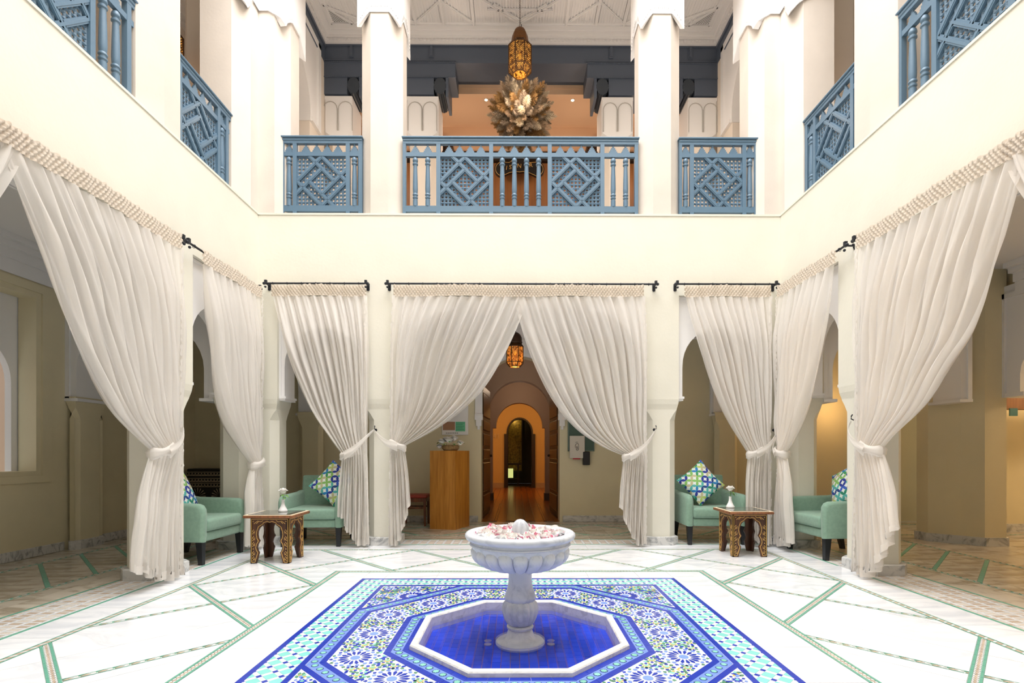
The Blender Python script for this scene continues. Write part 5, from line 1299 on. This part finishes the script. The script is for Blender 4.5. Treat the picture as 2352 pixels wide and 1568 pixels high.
    m.add(W, [(6*k+q, 6*k+q+1, 6*k+q+7, 6*k+q+6) for k in range(nw) for q in range(5)], 0, LM_)
    if hook:
        hs, hz = hook; S_ = []; n3 = 14
        for k in range(n3+1):
            f = k/n3; s_ = s_t+sg*hw_*.3+(hs-(s_t+sg*hw_*.3))*f; zz = z_t-.01+(hz-z_t+.01)*f-.05*math.sin(PI*f)*.8; wv = .045*(1-f)**.7+.010
            dd = .118-.14*f**4
            for q, e in enumerate((-1, -.5, -.1, .3, .7, 1)): S_.append((s_, dd+.010*(1-f)*math.cos(e*5+f*4)+.006*(1-e*e), zz+e*wv))
        m.add(S_, [(6*k+q, 6*k+q+1, 6*k+q+7, 6*k+q+6) for k in range(n3) for q in range(5)], 0, LM_)
    m.build('tieback', CURT, t, smooth='all')
    return t
DR = .10
KB = FR((0, YB-DR, 0), (1, 0, 0), (0, -1, 0)); KL = FR((XL+DR, 0, 0), (0, 1, 0), (1, 0, 0)); KR = FR((XR-DR, 0, 0), (0, 1, 0), (-1, 0, 0))
ZR_ = 3.205
# back wall
curtain(KB, 'cream curtain in the left bay of the back wall, beside the left armchair', (-1.83, -1.82, -1.80, 1), [(-2.99, ZR_), (-2.95, 2.95), (-2.83, 2.42), (-2.66, 2.0), (-2.50, 1.63), (-2.28, 1.33)], (-2.04, 1.13, .085), ZR_, 11, .38, (-1.745, 1.435), 3)
curtain(KB, 'cream curtain left of the centre doorway, tied back to the left', (-1.50, -1.535, -1.55, 1), [(.17, ZR_), (.10, 2.95), (.02, 2.72), (-.18, 2.3), (-.44, 1.88), (-.8, 1.56), (-1.12, 1.36)], (-1.455, 1.235, .09), ZR_, 12, .27, (-1.745, 1.435), 5, .50)
curtain(KB, 'cream curtain right of the centre doorway, tied back to the right', (1.565, 1.60, 1.59, 1), [(-.05, ZR_), (.0, 2.9), (.07, 2.62), (.22, 2.2), (.42, 1.8), (.70, 1.45), (1.05, 1.22)], (1.40, 1.115, .085), ZR_, 12, .33, (1.72, 1.44), 7, .45)
curtain(KB, 'cream curtain in the right bay of the back wall, beside the right corner', (3.13, 3.12, 3.12, 1), [(2.06, ZR_), (2.10, 2.93), (2.22, 2.55), (2.42, 1.9), (2.62, 1.5)], (2.93, 1.145, .085), ZR_, 11, .33, (3.215, 1.435), 9, .16)
# left wall
curtain(KL, 'nearest cream curtain on the left wall, tied to the pillar', (4.74, 4.74, 4.72, 1), [(3.02, 3.165), (3.13, 2.95), (3.36, 2.52), (3.52, 2.12), (3.70, 1.82), (3.92, 1.50), (4.12, 1.33)], (4.46, 1.165, .11), 3.165, 12, .62, (4.76, 1.44), 11, .16)
curtain(KL, 'cream curtain in the small left arch beside the corner', (6.22, 6.22, 6.24, 0), [(5.08, 3.165), (5.12, 2.9), (5.23, 2.42), (5.31, 1.87), (5.47, 1.5), (5.78, 1.18)], (6.08, 1.02, .10), 3.165, 9, .42, None, 13, .04)
curtain(KL, 'partner curtain at the far left edge of the picture, drawn towards the camera', (1.72, 1.72, 1.72, 1), [(3.26, 3.165), (3.22, 2.95), (3.02, 2.52), (2.86, 2.12), (2.66, 1.82), (2.44, 1.50), (2.24, 1.33)], (1.98, 1.165, .10), 3.165, 14, .5, (1.66, 1.44), 12, .2)
# right wall
curtain(KR, 'nearest cream curtain on the right wall, tied to the pillar', (4.77, 4.77, 4.80, 1), [(3.16, 3.19), (3.24, 2.85), (3.40, 2.43), (3.56, 2.03), (3.76, 1.83), (4.0, 1.52), (4.28, 1.33)], (4.55, 1.185, .11), 3.19, 12, .62, (4.89, 1.46), 15, .50)
curtain(KR, 'cream curtain in the small right arch beside the corner', (6.22, 6.24, 6.24, 0), [(5.10, 3.19), (5.22, 2.72), (5.42, 2.1), (5.6, 1.68), (5.85, 1.32)], (6.10, 1.15, .08), 3.19, 8, .40, (6.20, 1.40), 17, .05)
curtain(KR, 'partner curtain at the far right edge of the picture, drawn towards the camera', (1.75, 1.75, 1.75, 1), [(3.34, 3.19), (3.30, 2.95), (3.08, 2.52), (2.92, 2.12), (2.70, 1.82), (2.48, 1.50), (2.28, 1.33)], (2.02, 1.165, .10), 3.19, 14, .5, (1.7, 1.44), 18, .2)
# rods
def rod(M, s0, s1, z, label):
    t = thing('curtain_rod', M @ Vector((s0, 0, z)), label, 'curtain rod', 'black iron curtain rods'); L_ = Matrix.Translation(-(M @ Vector((s0, 0, z)))) @ M
    m = MB(); m.tube([(s0, 0, z), (s1, 0, z)], .011, 10, 0, L_); m.build('bar', IRON, t, smooth=True)
    for s_, e in ((s0, -1), (s1, 1)):
        m = MB(); m.tube([(s_, .0, z), (s_, -DR, z-.0)], .010, 8, 0, L_); m.tube([(s_, -DR+.02, z-.01), (s_, -DR, z-.06)], .008, 6, 0, L_); m.box(s_-.018, s_+.018, -DR, -DR+.008, z-.055, z+.03, 0, L_); m.build('bracket', IRON, t)
        m = MB(); m.sphere((s_+e*.022, .0, z), .018, 10, 6, 0, L_); m.box(s_-.014, s_+.014, -.014, .014, z-.012, z+.04, 0, L_); m.sphere((s_, .01, z-.045), .014, 8, 6, 0, L_); m.build('finial', IRON, t)
    n = int((s1-s0)/.165)
    for k in range(n):
        s_ = s0+(s1-s0)*(k+.5)/n; m = MB(); pts = [(s_, .017*math.cos(a*PI/4), z+.017*math.sin(a*PI/4)-.003) for a in range(9)]; m.tube(pts, .0028, 4, 0, L_); m.build('ring', IRON, t)
rod(KB, -3.06, -1.84, 3.222, 'black curtain rod over the left bay of the back wall'); rod(KB, -1.575, 1.715, 3.222, 'long black curtain rod over the centre bay of the back wall'); rod(KB, 1.98, 3.20, 3.225, 'black curtain rod over the right bay of the back wall')
KL2 = FR((XL+DR-.012, 0, 0), (0, 1, 0), (1, 0, 0)); KR2 = FR((XR-DR+.012, 0, 0), (0, 1, 0), (-1, 0, 0))
rod(KL2, 4.88, 6.235, 3.148, 'black curtain rod over the small arch of the left wall'); rod(KL2, 1.6, 4.80, 3.148, 'long black curtain rod over the big arch of the left wall')
rod(KR2, 4.97, 6.235, 3.172, 'black curtain rod over the small arch of the right wall'); rod(KR2, 1.63, 4.84, 3.172, 'long black curtain rod over the big arch of the right wall')
# tieback hooks
def hook(M, s_, z, label):
    t = thing('tieback_hook', M @ Vector((s_, -DR, z)), label, 'hook', 'black tieback hooks'); L_ = Matrix.Translation(-(M @ Vector((s_, -DR, z)))) @ M
    m = MB(); m.tube([(s_, -DR, z), (s_, -DR+.05, z-.005), (s_+.004, -DR+.075, z+.008), (s_+.006, -DR+.072, z+.035), (s_+.004, -DR+.062, z+.05)], .006, 8, 0, L_); m.build('arm', IRON, t, smooth=True)
    m = MB(); m.tube([(s_, -DR, z), (s_, -DR+.006, z)], .018, 12, 0, L_); m.build('rosette', IRON, t)
hook(KB, -1.745, 1.435, 'black hook on the pillar between the left bay and the centre bay'); hook(KB, 1.72, 1.44, 'black hook on the pillar between the centre bay and the right bay'); hook(KB, 3.215, 1.435, 'black hook in the right corner of the court')
hook(KL, 4.77, 1.45, 'black hook on the left wall pillar'); hook(KR, 4.90, 1.47, 'black hook on the right wall pillar')
# ================================================================== FURNITURE
def cushion_mat():
    m = bpy.data.materials.new('leaf_print_fabric'); m.use_nodes = True; nt = m.node_tree; b = nt.nodes['Principled BSDF']; N = nt.nodes.new; L = nt.links.new
    uv = N('ShaderNodeTexCoord'); sc = N('ShaderNodeVectorMath'); sc.operation = 'SCALE'; sc.inputs['Scale'].default_value = 21; L(uv.outputs['Object'], sc.inputs[0])
    fr = N('ShaderNodeVectorMath'); fr.operation = 'FRACTION'; L(sc.outputs[0], fr.inputs[0]); fl2 = N('ShaderNodeVectorMath'); fl2.operation = 'FLOOR'; L(sc.outputs[0], fl2.inputs[0])
    sx = N('ShaderNodeSeparateXYZ'); L(fr.outputs[0], sx.inputs[0]); fx = N('ShaderNodeSeparateXYZ'); L(fl2.outputs[0], fx.inputs[0])
    def mth(op, a, b_=None):
        n = N('ShaderNodeMath'); n.operation = op
        for i, q in enumerate((a, b_)):
            if q is None: continue
            if isinstance(q, (int, float)): n.inputs[i].default_value = q
            else: L(q, n.inputs[i])
        return n.outputs[0]
    par = mth('PINGPONG', mth('ADD', fx.outputs[0], fx.outputs[1]), 1)   # flips every cell
    x = sx.outputs[0]; y = sx.outputs[1]
    xf = mth('ADD', mth('MULTIPLY', x, mth('SUBTRACT', 1, mth('MULTIPLY', par, 2))), par)
    def dist(cx_, cy_): return mth('SQRT', mth('ADD', mth('POWER', mth('SUBTRACT', xf, cx_), 2), mth('POWER', mth('SUBTRACT', y, cy_), 2)))
    leaf_ = mth('LESS_THAN', mth('MAXIMUM', dist(0, 1), dist(1, 0)), 1.05)
    wn = N('ShaderNodeTexWhiteNoise'); wn.noise_dimensions = '2D'
    hv = N('ShaderNodeVectorMath'); hv.operation = 'MULTIPLY'; hv.inputs[1].default_value = (.5, 1, 1); L(fl2.outputs[0], hv.inputs[0]); hf = N('ShaderNodeVectorMath'); hf.operation = 'FLOOR'; L(hv.outputs[0], hf.inputs[0])
    mxv = N('ShaderNodeVectorMath'); mxv.operation = 'ADD'; L(hf.outputs[0], mxv.inputs[0]); mxv.inputs[1].default_value = (3.3, 7.7, 0)
    cz = N('ShaderNodeCombineXYZ'); s2 = N('ShaderNodeSeparateXYZ'); L(mxv.outputs[0], s2.inputs[0]); L(s2.outputs[0], cz.inputs[0]); L(s2.outputs[1], cz.inputs[1]); L(cz.outputs[0], wn.inputs['Vector'])
    cr = N('ShaderNodeValToRGB'); cr.color_ramp.interpolation = 'CONSTANT'; cols = ['2E3E9E', '2F86C8', '5CB8B4', '2E8C70', '8FC46C', 'C2D878', '3F63C6', 'C9C29A', '46A06A', '274A8A']
    while len(cr.color_ramp.elements) < len(cols): cr.color_ramp.elements.new(.5)
    for i, c in enumerate(cols): cr.color_ramp.elements[i].position = i/len(cols); cr.color_ramp.elements[i].color = lin(c)
    L(wn.outputs['Value'], cr.inputs[0])
    mx_ = N('ShaderNodeMix'); mx_.data_type = 'RGBA'; L(leaf_, mx_.inputs[0]); mx_.inputs[6].default_value = lin('EEF3EF'); L(cr.outputs[0], mx_.inputs[7]); L(mx_.outputs[2], b.inputs['Base Color']); b.inputs['Roughness'].default_value = .85
    return m
CUSH = cushion_mat()
def soft(m, x0, x1, y0, y1, z0, z1, b, M=None): return m.bbox(x0, x1, y0, y1, z0, z1, b, 0, M, 4)
def make_chair(label, loc, rz):
    t = thing('armchair', loc, label, 'armchair', 'green upholstered armchairs', rz)   # faces -y locally, origin at the floor under the seat centre
    W, D = .39, .36
    m = MB(); soft(m, -W+.09, W-.09, -D+.015, D-.1, .235, .335, .02); m.build('seat_rail', CHAIRF, t, smooth=50)
    m = MB(); soft(m, -W+.085, W-.085, -D-.01, D-.14, .335, .465, .035); o = m.build('seat_cushion', CHAIRF, t, smooth=60)
    for s_ in (-1, 1):
        m = MB(); prof = [(-D, .235), (-D-.005, .30), (-D-.008, .50), (-D-.004, .575), (-D+.02, .612), (-D+.06, .628), (-D+.16, .632), (D-.20, .64), (D-.10, .655), (D-.06, .655), (D-.06, .235)]
        xa_, xb_ = sorted((s_*(W-.095), s_*W)); rings = []
        for k, (xx, e) in enumerate(((xa_, .03), (xa_+.012, .010), (xa_+.03, 0), (xb_-.03, 0), (xb_-.012, .010), (xb_, .03))):
            cy_, cz_ = 0, .42; rings.append([(xx, p[0]+(e if p[0] < cy_ else -e)*(abs(p[0]) > .3), p[1]-(e if p[1] > .5 else -e*.3)) for p in prof])
        m.loft(rings); m.build('armrest', CHAIRF, t, smooth=50)
    m = MB(); Mt = Matrix.Translation((0, D-.10, .235)) @ Matrix.Rotation(math.radians(-9), 4, 'X'); soft(m, -W+.05, W-.05, -.055, .055, 0, .62, .03, Mt); m.build('backrest', CHAIRF, t, smooth=60)
    for x, y, lean in ((-W+.055, -D+.05, -.01), (W-.055, -D+.05, -.01), (-W+.07, D-.09, .05), (W-.07, D-.09, .05)):
        m = MB(); m.loft([[(x+a*.022, y+lean*1.0+b*.022, 0) for a, b in ((-1, -1), (1, -1), (1, 1), (-1, 1))], [(x+a*.033, y+b*.033, .24) for a, b in ((-1, -1), (1, -1), (1, 1), (-1, 1))]]); m.build('leg', BLACKW, t)
    return t
def make_cushion(label, loc, rot, tw=0):
    m = MB(); n = 18; h = .225
    def P_(u, v, s_):
        a = (1-abs(2*u-1)**2.2)*(1-abs(2*v-1)**2.2); pinch = 1-.07*(1-abs(2*u-1)**2)*(abs(2*v-1)**2) ; pin2 = 1-.07*(1-abs(2*v-1)**2)*(abs(2*u-1)**2)
        return ((2*u-1)*h*pin2, (2*v-1)*h*pinch, s_*.075*max(0, a)**.6)
    for s_ in (1, -1):
        vs = [P_(i/n, j/n, s_) for i in range(n+1) for j in range(n+1)]; fs = [(i*(n+1)+j, (i+1)*(n+1)+j, (i+1)*(n+1)+j+1, i*(n+1)+j+1) for i in range(n) for j in range(n)]
        m.add(vs, fs if s_ > 0 else [f[::-1] for f in fs])
    o = m.build('cushion', CUSH, None, smooth='all'); o.location = loc; o.rotation_euler = rot; tag(o, label, 'cushion', 'leaf print cushions on the armchairs'); return o
c1 = make_chair('green armchair under the left bay of the back wall, behind the left table', (-2.53, 6.62, 0), .03)
c2 = make_chair('green armchair in the small left arch, half hidden by the pillar', (-3.53, 5.62, 0), PI/2-.05)
c3 = make_chair('green armchair under the right bay of the back wall, beside the pillar', (2.51, 6.72, 0), -.0)
c4 = make_chair('green armchair in the small right arch, half hidden by the pillar', (3.62, 5.80, 0), -PI/2+.04)
def crot(yaw, tilt, roll):
    return (Matrix.Rotation(yaw, 4, 'Z') @ Matrix.Rotation(PI/2-tilt, 4, 'X') @ Matrix.Rotation(roll, 4, 'Z')).to_euler()
make_cushion('leaf print cushion standing on one corner on the armchair behind the left table', (-2.36, 6.63, .76), crot(.05, .32, .90))
make_cushion('leaf print cushion on the armchair in the small left arch, cut off by the pillar', (-3.62, 5.52, .72), crot(PI/2, .34, .15))
make_cushion('leaf print cushion standing on one corner on the armchair beside the right bay pillar', (2.42, 6.70, .76), crot(.0, .30, .68))
make_cushion('leaf print cushion on the armchair in the small right arch, cut off by the pillar', (3.70, 5.72, .78), crot(-PI/2, .30, .45))
# ---- carved side tables
def make_table(label, loc, w_, d_, rz=0):
    t = thing('carved_side_table', loc, label, 'side table', 'low carved wooden side tables', rz); H = .475
    a, b = w_/2+.055, d_/2+.055
    m = MB(); m.bbox(-a, a, -b, b, H, H+.03, .010, 0, None, 2); m.build('tabletop', EWOOD, t, smooth=30)
    m = MB(); 
    for x0, x1, y0, y1 in ((-a+.006, a-.006, -b+.006, -b+.036), (-a+.006, a-.006, b-.036, b-.006), (-a+.006, -a+.036, -b+.036, b-.036), (a-.036, a-.006, -b+.036, b-.036)): m.box(x0, x1, y0, y1, H+.029, H+.033)
    m.build('ivory_border', IVORY, t)
    m = MB(); m.bbox(-a+.038, a-.038, -b+.038, b-.038, H+.0295, H+.037, .002, 0, None, 1); m.build('glass_top', GLASS, t)
    half = lambda W2: [(-W2, 0), (-W2+.062, 0), (-W2+.092, .115), (-W2+.078, .135), (-W2+.070, .165), (-W2+.078, .20), (-W2+.098, .235), (-W2+.083, .262), (-W2+.076, .30), (-W2+.080, .335), (-W2+.098, .372), (-W2+.125, .395), (-W2+.135, .40), (-W2+.137, .412), (-.02, .428), (0, .444)]
    th = .020
    def panel(M, W2):
        h = half(W2); k = W2/.215; h = [(p[0] if p[0] < -W2+.14 else p[0]*1.0, p[1]) for p in h]
        if -W2+.137 > -.03: h = [(max(-W2, -W2+(p[0]+W2)*k*.98), p[1]) for p in h]
        for s_ in (-1, 1):   # each leg with its half of the arch
            poly = [(s_*-p[0], p[1]) for p in h]; out = [(s_*W2, 0)]
            pts = [(-p[0]*-s_*-1*-1 if False else s_*-p[0], p[1]) for p in h]
            m = MB()
            # strip quads from inner contour to the top edge / outer side
            for i in range(1, len(pts)-1):
                p, q = pts[i], pts[i+1]
                if i < 11: A = [(p[0], p[1]), (q[0], q[1]), (s_*W2, q[1]), (s_*W2, p[1])]
                else: A = [(p[0], p[1]), (q[0], q[1]), (q[0], H), (p[0], H)]
                A = ccw(A); m.add([(x, 0, z) for x, z in A]+[(x, th, z) for x, z in A], [(0, 1, 2, 3), (7, 6, 5, 4), (0, 4, 5, 1), (1, 5, 6, 2), (2, 6, 7, 3), (3, 7, 4, 0)], 0, M)
            p = pts[11]; A = ccw([(p[0], p[1]), (s_*W2, p[1]), (s_*W2, H), (p[0], H)]); m.add([(x, 0, z) for x, z in A]+[(x, th, z) for x, z in A], [(0, 1, 2, 3), (7, 6, 5, 4), (0, 4, 5, 1), (1, 5, 6, 2), (2, 6, 7, 3), (3, 7, 4, 0)], 0, M)
            m.build('leg', DWOOD, t)
            # carved yellow inlay lines
            m = MB(); e = .0045; ins = []
            for i, p in enumerate(pts[1:-1]):
                dx = s_*.014 if i < 10 else s_*.004; dz = .012 if i >= 9 else (.014 if i == 0 else 0); ins.append((p[0]+dx, p[1]+dz))
            ins = [(s_*(W2-.010), .014)]+ins+[(s_*.004, H-.045)]
            def line(ps, ww=e):
                for p, q in zip(ps, ps[1:]):
                    v = Vector((q[0]-p[0], q[1]-p[1]))
                    if v.length < 1e-4: continue
                    v.normalize(); n = Vector((-v.y, v.x))*ww*.5; ex = v*ww*.4; A = ccw([(p[0]-ex.x-n.x, p[1]-ex.y-n.y), (q[0]+ex.x-n.x, q[1]+ex.y-n.y), (q[0]+ex.x+n.x, q[1]+ex.y+n.y), (p[0]-ex.x+n.x, p[1]-ex.y+n.y)])
                    m.add([(x, -.0035, z) for x, z in A]+[(x, .001, z) for x, z in A], [(0, 1, 2, 3), (0, 4, 5, 1), (1, 5, 6, 2), (2, 6, 7, 3), (3, 7, 4, 0)], 0, M)
            line(ins, .0058); line([(s_*(W2-.010), .014), (s_*(W2-.010), H-.014), (s_*.004, H-.014)], .0058)
            k_ = 1.0
            for zc in (.05, .105, .20, .26, .33):   # little scrolls up the leg
                xx = s_*(W2-.032); line([(xx+s_*.010, zc-.022), (xx-s_*.004, zc-.008), (xx+s_*.010, zc+.006), (xx-s_*.002, zc+.022)], .0048); line([(xx-s_*.012, zc-.014), (xx-s_*.014, zc+.010)], .0045)
            line([(s_*(W2-.04), H-.06), (s_*(W2-.075), H-.032), (s_*(W2-.11), H-.04), (s_*(W2-.13), H-.028)], .0055); line([(s_*(W2-.065), H-.058), (s_*(W2-.085), H-.036)], .005)
            for z_ in (.153, H-.036): A = ngon(s_*(W2-.030), z_, .006, 6); m.add([(x, -.0035, z) for x, z in A], [tuple(range(6))], 0, M)
            m.build('carved_inlay', INLAY, t)
    W2, D2 = w_/2, d_/2
    panel(FR((0, -D2, 0), (1, 0, 0), (0, 1, 0)), W2); panel(FR((0, D2, 0), (-1, 0, 0), (0, -1, 0)), W2)
    panel(FR((W2, 0, 0), (0, 1, 0), (-1, 0, 0)), D2-.0); panel(FR((-W2, 0, 0), (0, -1, 0), (1, 0, 0)), D2-.0)
    return t
make_table('carved dark wood side table with yellow inlay between the two left armchairs', (-2.565, 5.52, 0), .40, .36)
make_table('carved dark wood side table with yellow inlay between the two right armchairs', (2.585, 5.83, 0), .38, .38)
# ---- vases with a white rose
def petal_cup(m, c, r, n, open_, z0, seed, mi=0):
    rr = random.Random(seed)
    for k in range(n):
        a = 2*PI*k/n+rr.uniform(-.2, .2); N_ = 5; vs = []
        for i in range(N_):
            for j in range(N_):
                u_ = (i/(N_-1)-.5)*1.5; v_ = j/(N_-1); rad = r*(.25+open_*v_**1.1)*(1+.06*math.sin(i*2+k)); z = z0+r*(1.0-open_*.35)*math.sin(v_*1.5)*(1-.18*abs(u_)**2); vs.append((c[0]+rad*math.cos(a+u_*(.5+.5*math.sin(v_*2.6))), c[1]+rad*math.sin(a+u_*(.5+.5*math.sin(v_*2.6))), c[2]+z))
        m.add(vs, [(i*N_+j, (i+1)*N_+j, (i+1)*N_+j+1, i*N_+j+1) for i in range(N_-1) for j in range(N_-1)], mi)
def rose(t, c, r, seed, mat_=None):
    m = MB()
    for n, op_, z0 in ((3, .25, .25), (4, .38, .18), (5, .52, .08), (6, .66, -.02), (7, .80, -.12)): petal_cup(m, c, r, n, op_, z0*r, seed+n)
    m.sphere((c[0], c[1], c[2]+r*.42), (r*.62, r*.62, r*.52), 12, 8)
    return m.build('bloom', mat_ or PETW, t, smooth='all')
def leaves(t, c, spots):
    for (dx, dy, dz, L_, a) in spots:
        m = MB(); n = 6; vs = []
        for i in range(n+1):
            f = i/n; w_ = L_*.28*math.sin(PI*f)**.8
            for s_ in (-1, 0, 1): vs.append((f*L_*math.cos(a)-s_*w_*math.sin(a), f*L_*math.sin(a)+s_*w_*math.cos(a), .25*L_*math.sin(PI*f)-abs(s_)*-.004-f*L_*.2))
        m.add([(c[0]+dx+v[0], c[1]+dy+v[1], c[2]+dz+v[2]) for v in vs], [(3*i+k, 3*i+k+1, 3*i+k+4, 3*i+k+3) for i in range(n) for k in (0, 1)]); m.build('leaf', LEAF, t, smooth='all')
def vase(label, loc, seed):
    t = thing('bud_vase', loc, label, 'vase', 'white bud vases with a rose')
    MB().lathe([(0, 0), (.045, 0), (.048, .008), (.047, .016), (.036, .035), (.024, .06), (.017, .085), (.0145, .11), (.0165, .125), (.018, .131), (.014, .131), (.010, .11), (0, .10)], 32).build('vase', PORC, t, smooth=True)
    MB().tube([(0, 0, .1), (.002, 0, .16), (0, 0, .19)], .003, 6).build('stem', LEAF, t); rose(t, (0, 0, .20), .048, seed)
    leaves(t, (0, 0, .165), [(0, 0, 0, .075, -.3), (0, 0, -.01, .07, .4), (0, 0, .01, .06, -1.2), (0, 0, 0, .05, 2.6), (.0, 0, -.02, .06, -.8)]); return t
vase('white bud vase holding a white rose on the left side table', (-2.565+.02, 5.60, .512), 4); vase('white bud vase holding a white rose on the right side table', (2.50, 5.96, .512), 9)
# ---- lectern, basket of roses, stool
lt = thing('lectern', (-1.035, 7.93, 0), 'tall plain oak pedestal lectern left of the doorway', 'lectern', None, -.16)
LP = [(-.24, -.22), (.165, -.25), (.265, .20), (-.16, .25)]
for i in range(4):
    a, b = LP[i], LP[(i+1) % 4]; m = MB(); v = Vector((b[0]-a[0], b[1]-a[1])).normalized(); n = Vector((v.y, -v.x))*-.02
    m.loft([[(a[0], a[1], z), (b[0], b[1], z), (b[0]+n.x, b[1]+n.y, z), (a[0]+n.x, a[1]+n.y, z)] for z in (0, 1.165)]); m.build('side_panel', OAK, lt)
MB().prism(LP, 1.165, 1.185).build('top_board', OAK, lt)
bk = thing('flower_basket', (-1.0, 7.80, 1.186), 'moss basket of white roses standing on the oak lectern', 'flowers')
MB().lathe([(0, 0), (.10, .0), (.125, .03), (.13, .07), (.11, .085), (.0, .09)], 24, mod=lambda u_, z: 1+.04*math.sin(u_*60+z*90)).build('basket', mat('moss_basket', '9A7A50', .9, var=.4, vs=40), bk, smooth='all')
for i, (x, y, z, r) in enumerate(((-.13, -.03, .12, .052), (-.02, -.05, .14, .062), (.06, .02, .17, .055), (.15, -.02, .10, .05), (-.17, 0, .05, .045), (.0, .08, .15, .055), (-.08, .05, .15, .05))): rose(bk, (x, y, z-.01), r*1.2, 20+i)
leaves(bk, (0, 0, .09), [(-.1, -.04, 0, .10, 3.4), (.1, -.04, .02, .09, -.6), (.05, -.08, .0, .08, -1.2), (-.05, -.08, 0, .08, -2.0), (.12, 0, .03, .10, .3), (-.15, 0, .02, .08, 2.6), (.0, -.06, .04, .07, -1.6)])
st_ = thing('wooden_stool', (-1.62, 8.22, 0), 'wooden stool with red padded seat behind the curtain, left of the lectern', 'stool')
RED = mat('red_leather', 'A23A28', .45); STW = wood('stool_wood', '5A2E16', '8A4E28', .4)
m = MB(); m.bbox(-.22, .22, -.2, .2, .44, .49, .02, 0, None, 3); m.build('seat', RED, st_, smooth=50)
m = MB(); m.box(-.2, .2, -.18, -.16, .38, .44); m.box(-.2, .2, .16, .18, .38, .44); m.box(-.2, -.18, -.16, .16, .38, .44); m.box(.18, .2, -.16, .16, .38, .44); m.build('apron', STW, st_)
m = MB(); m.box(-.18, .18, -.165, -.145, .27, .295); m.box(-.18, .18, .145, .165, .27, .295); m.build('stretcher', STW, st_)
for x in (-.18, .18):
    for y in (-.16, .16): m = MB(); m.loft([[(x*1.03+a*.015, y+b*.015, 0) for a, b in ((-1, -1), (1, -1), (1, 1), (-1, 1))], [(x+a*.02, y+b*.02, .44) for a, b in ((-1, -1), (1, -1), (1, 1), (-1, 1))]]); m.build('leg', STW, st_)
# ---- things on the gallery wall
ps = thing('wall_poster', (-1.02, 8.53, 1.70), 'white notice sheet with brown and green print on the wall left of the doorway', 'poster')
m = MB(); m.bbox(-.22, .22, -.008, .012, -.25, .25, .006, 0, None, 1); m.build('sheet', mat('paper', 'EDEBE8', .5), ps)
MB().box(-.20, .0, -.0095, -.008, -.17, -.03).build('printed_picture', mat('print_brown', 'A97F63', .6), ps); MB().box(.01, .17, -.0095, -.008, -.19, -.03).build('printed_box', mat('print_green', '6FC79A', .6), ps)
m = MB()
for k in range(5): m.box(.02, .15-.02*(k % 2), -.0105, -.0095, -.055-.027*k, -.048-.027*k)
m.build('print_lines', mat('print_dark_green', '3E8A68', .6), ps)
m = MB()
for k in range(7): m.box(-.15+k*.03, -.13+k*.03, -.0095, -.008, -.225, -.212)
m.build('print_text', mat('print_grey', '707070', .6), ps)
gb = thing('green_board', (1.08, 8.53, 1.52), 'dark green board on the wall right of the doorway', 'board')
m = MB(); m.box(-.22, .22, -.03, .015, -.34, .66); m.build('panel', mat('board_green', '4B6257', .6), gb)
m = MB()
for a, b, c_, d_ in ((-.22, -.205, -.34, .66), (.205, .22, -.34, .66), (-.22, .22, -.34, -.325), (-.22, .22, .645, .66)): m.box(a, b, -.036, -.03, c_, d_)
m.build('edge', mat('board_edge', '6F8077', .5), gb)
cb = thing('menu_board', (1.01, 8.47, 1.25), 'cream board with a dark looped emblem hanging in front of the green board', 'board')
m = MB(); m.bbox(-.125, .125, -.008, .008, -.185, .185, .004, 0, None, 1); m.build('panel', mat('cream_card', 'D9D2C6', .6), cb)
m = MB(); em = [(-.030, -.010), (-.033, .02), (-.02, .052), (.005, .062), (.022, .045), (.022, -.03), (.014, -.055), (-.006, -.058), (-.018, -.04), (-.016, -.005), (-.006, .01), (.005, -.004), (.005, -.035)]
em = smooth_poly(em, 2); m.tube([(p[0], -.011, p[1]+.0) for p in em], .0035, 5); m.tube([(-.03, -.011, .075), (.0, -.011, .082), (.012, -.011, .076)], .003, 5); m.build('emblem', mat('emblem_ink', '3A3A3A', .5), cb)
ph = thing('wall_box', (1.16, 8.48, 1.04), 'small black device with a red tab below the green board', 'device')
m = MB(); m.bbox(-.055, .06, -.03, .06, -.09, .13, .008, 0, None, 1); m.build('body', mat('black_plastic', '1E1A1C', .35), ph)
m = MB(); m.bbox(-.22, -.10, -.015, .03, .005, .03, .004, 0, None, 1); m.build('red_tab', mat('red_plastic', 'B02030', .4), ph)
# carved screen in the far left corner room
cs = thing('patterned_bench', (-5.0, 8.33, 0), 'dark patterned low bench back in the left corner room behind the arch', 'bench')
BP = mat('bench_black', '1C1412', .6); BWH = mat('bench_pattern', 'C9B79C', .7)
m = MB(); m.bbox(-.28, .45, -.10, .12, 0, .90, .02); m.build('back', BP, cs)
for zi, z in enumerate((.84, .74, .66)):
    m = MB(); m.box(-.27, .44, -.106, -.10, z, z+.008); m.box(-.27, .44, -.106, -.10, z-.055, z-.047)
    for k in range(14): x = -.26+k*.05; m.add([(x, -.105, z-.045), (x+.022, -.105, z-.006), (x+.044, -.105, z-.045), (x+.034, -.105, z-.045), (x+.022, -.105, z-.022), (x+.010, -.105, z-.045)], [(0, 1, 4, 5), (1, 2, 3, 4)])
    m.build('pattern_band', BWH, cs)
m = MB()
for cx_ in (-.1, .25):
    for k in range(16):
        a = PI*k/8; m.add([(cx_+.03*math.cos(a), -.105, .46+.03*math.sin(a)), (cx_+.13*math.cos(a-.05), -.105, .46+.13*math.sin(a-.05)), (cx_+.13*math.cos(a+.05), -.105, .46+.13*math.sin(a+.05))], [(0, 1, 2)])
m.build('pattern_stars', BWH, cs)
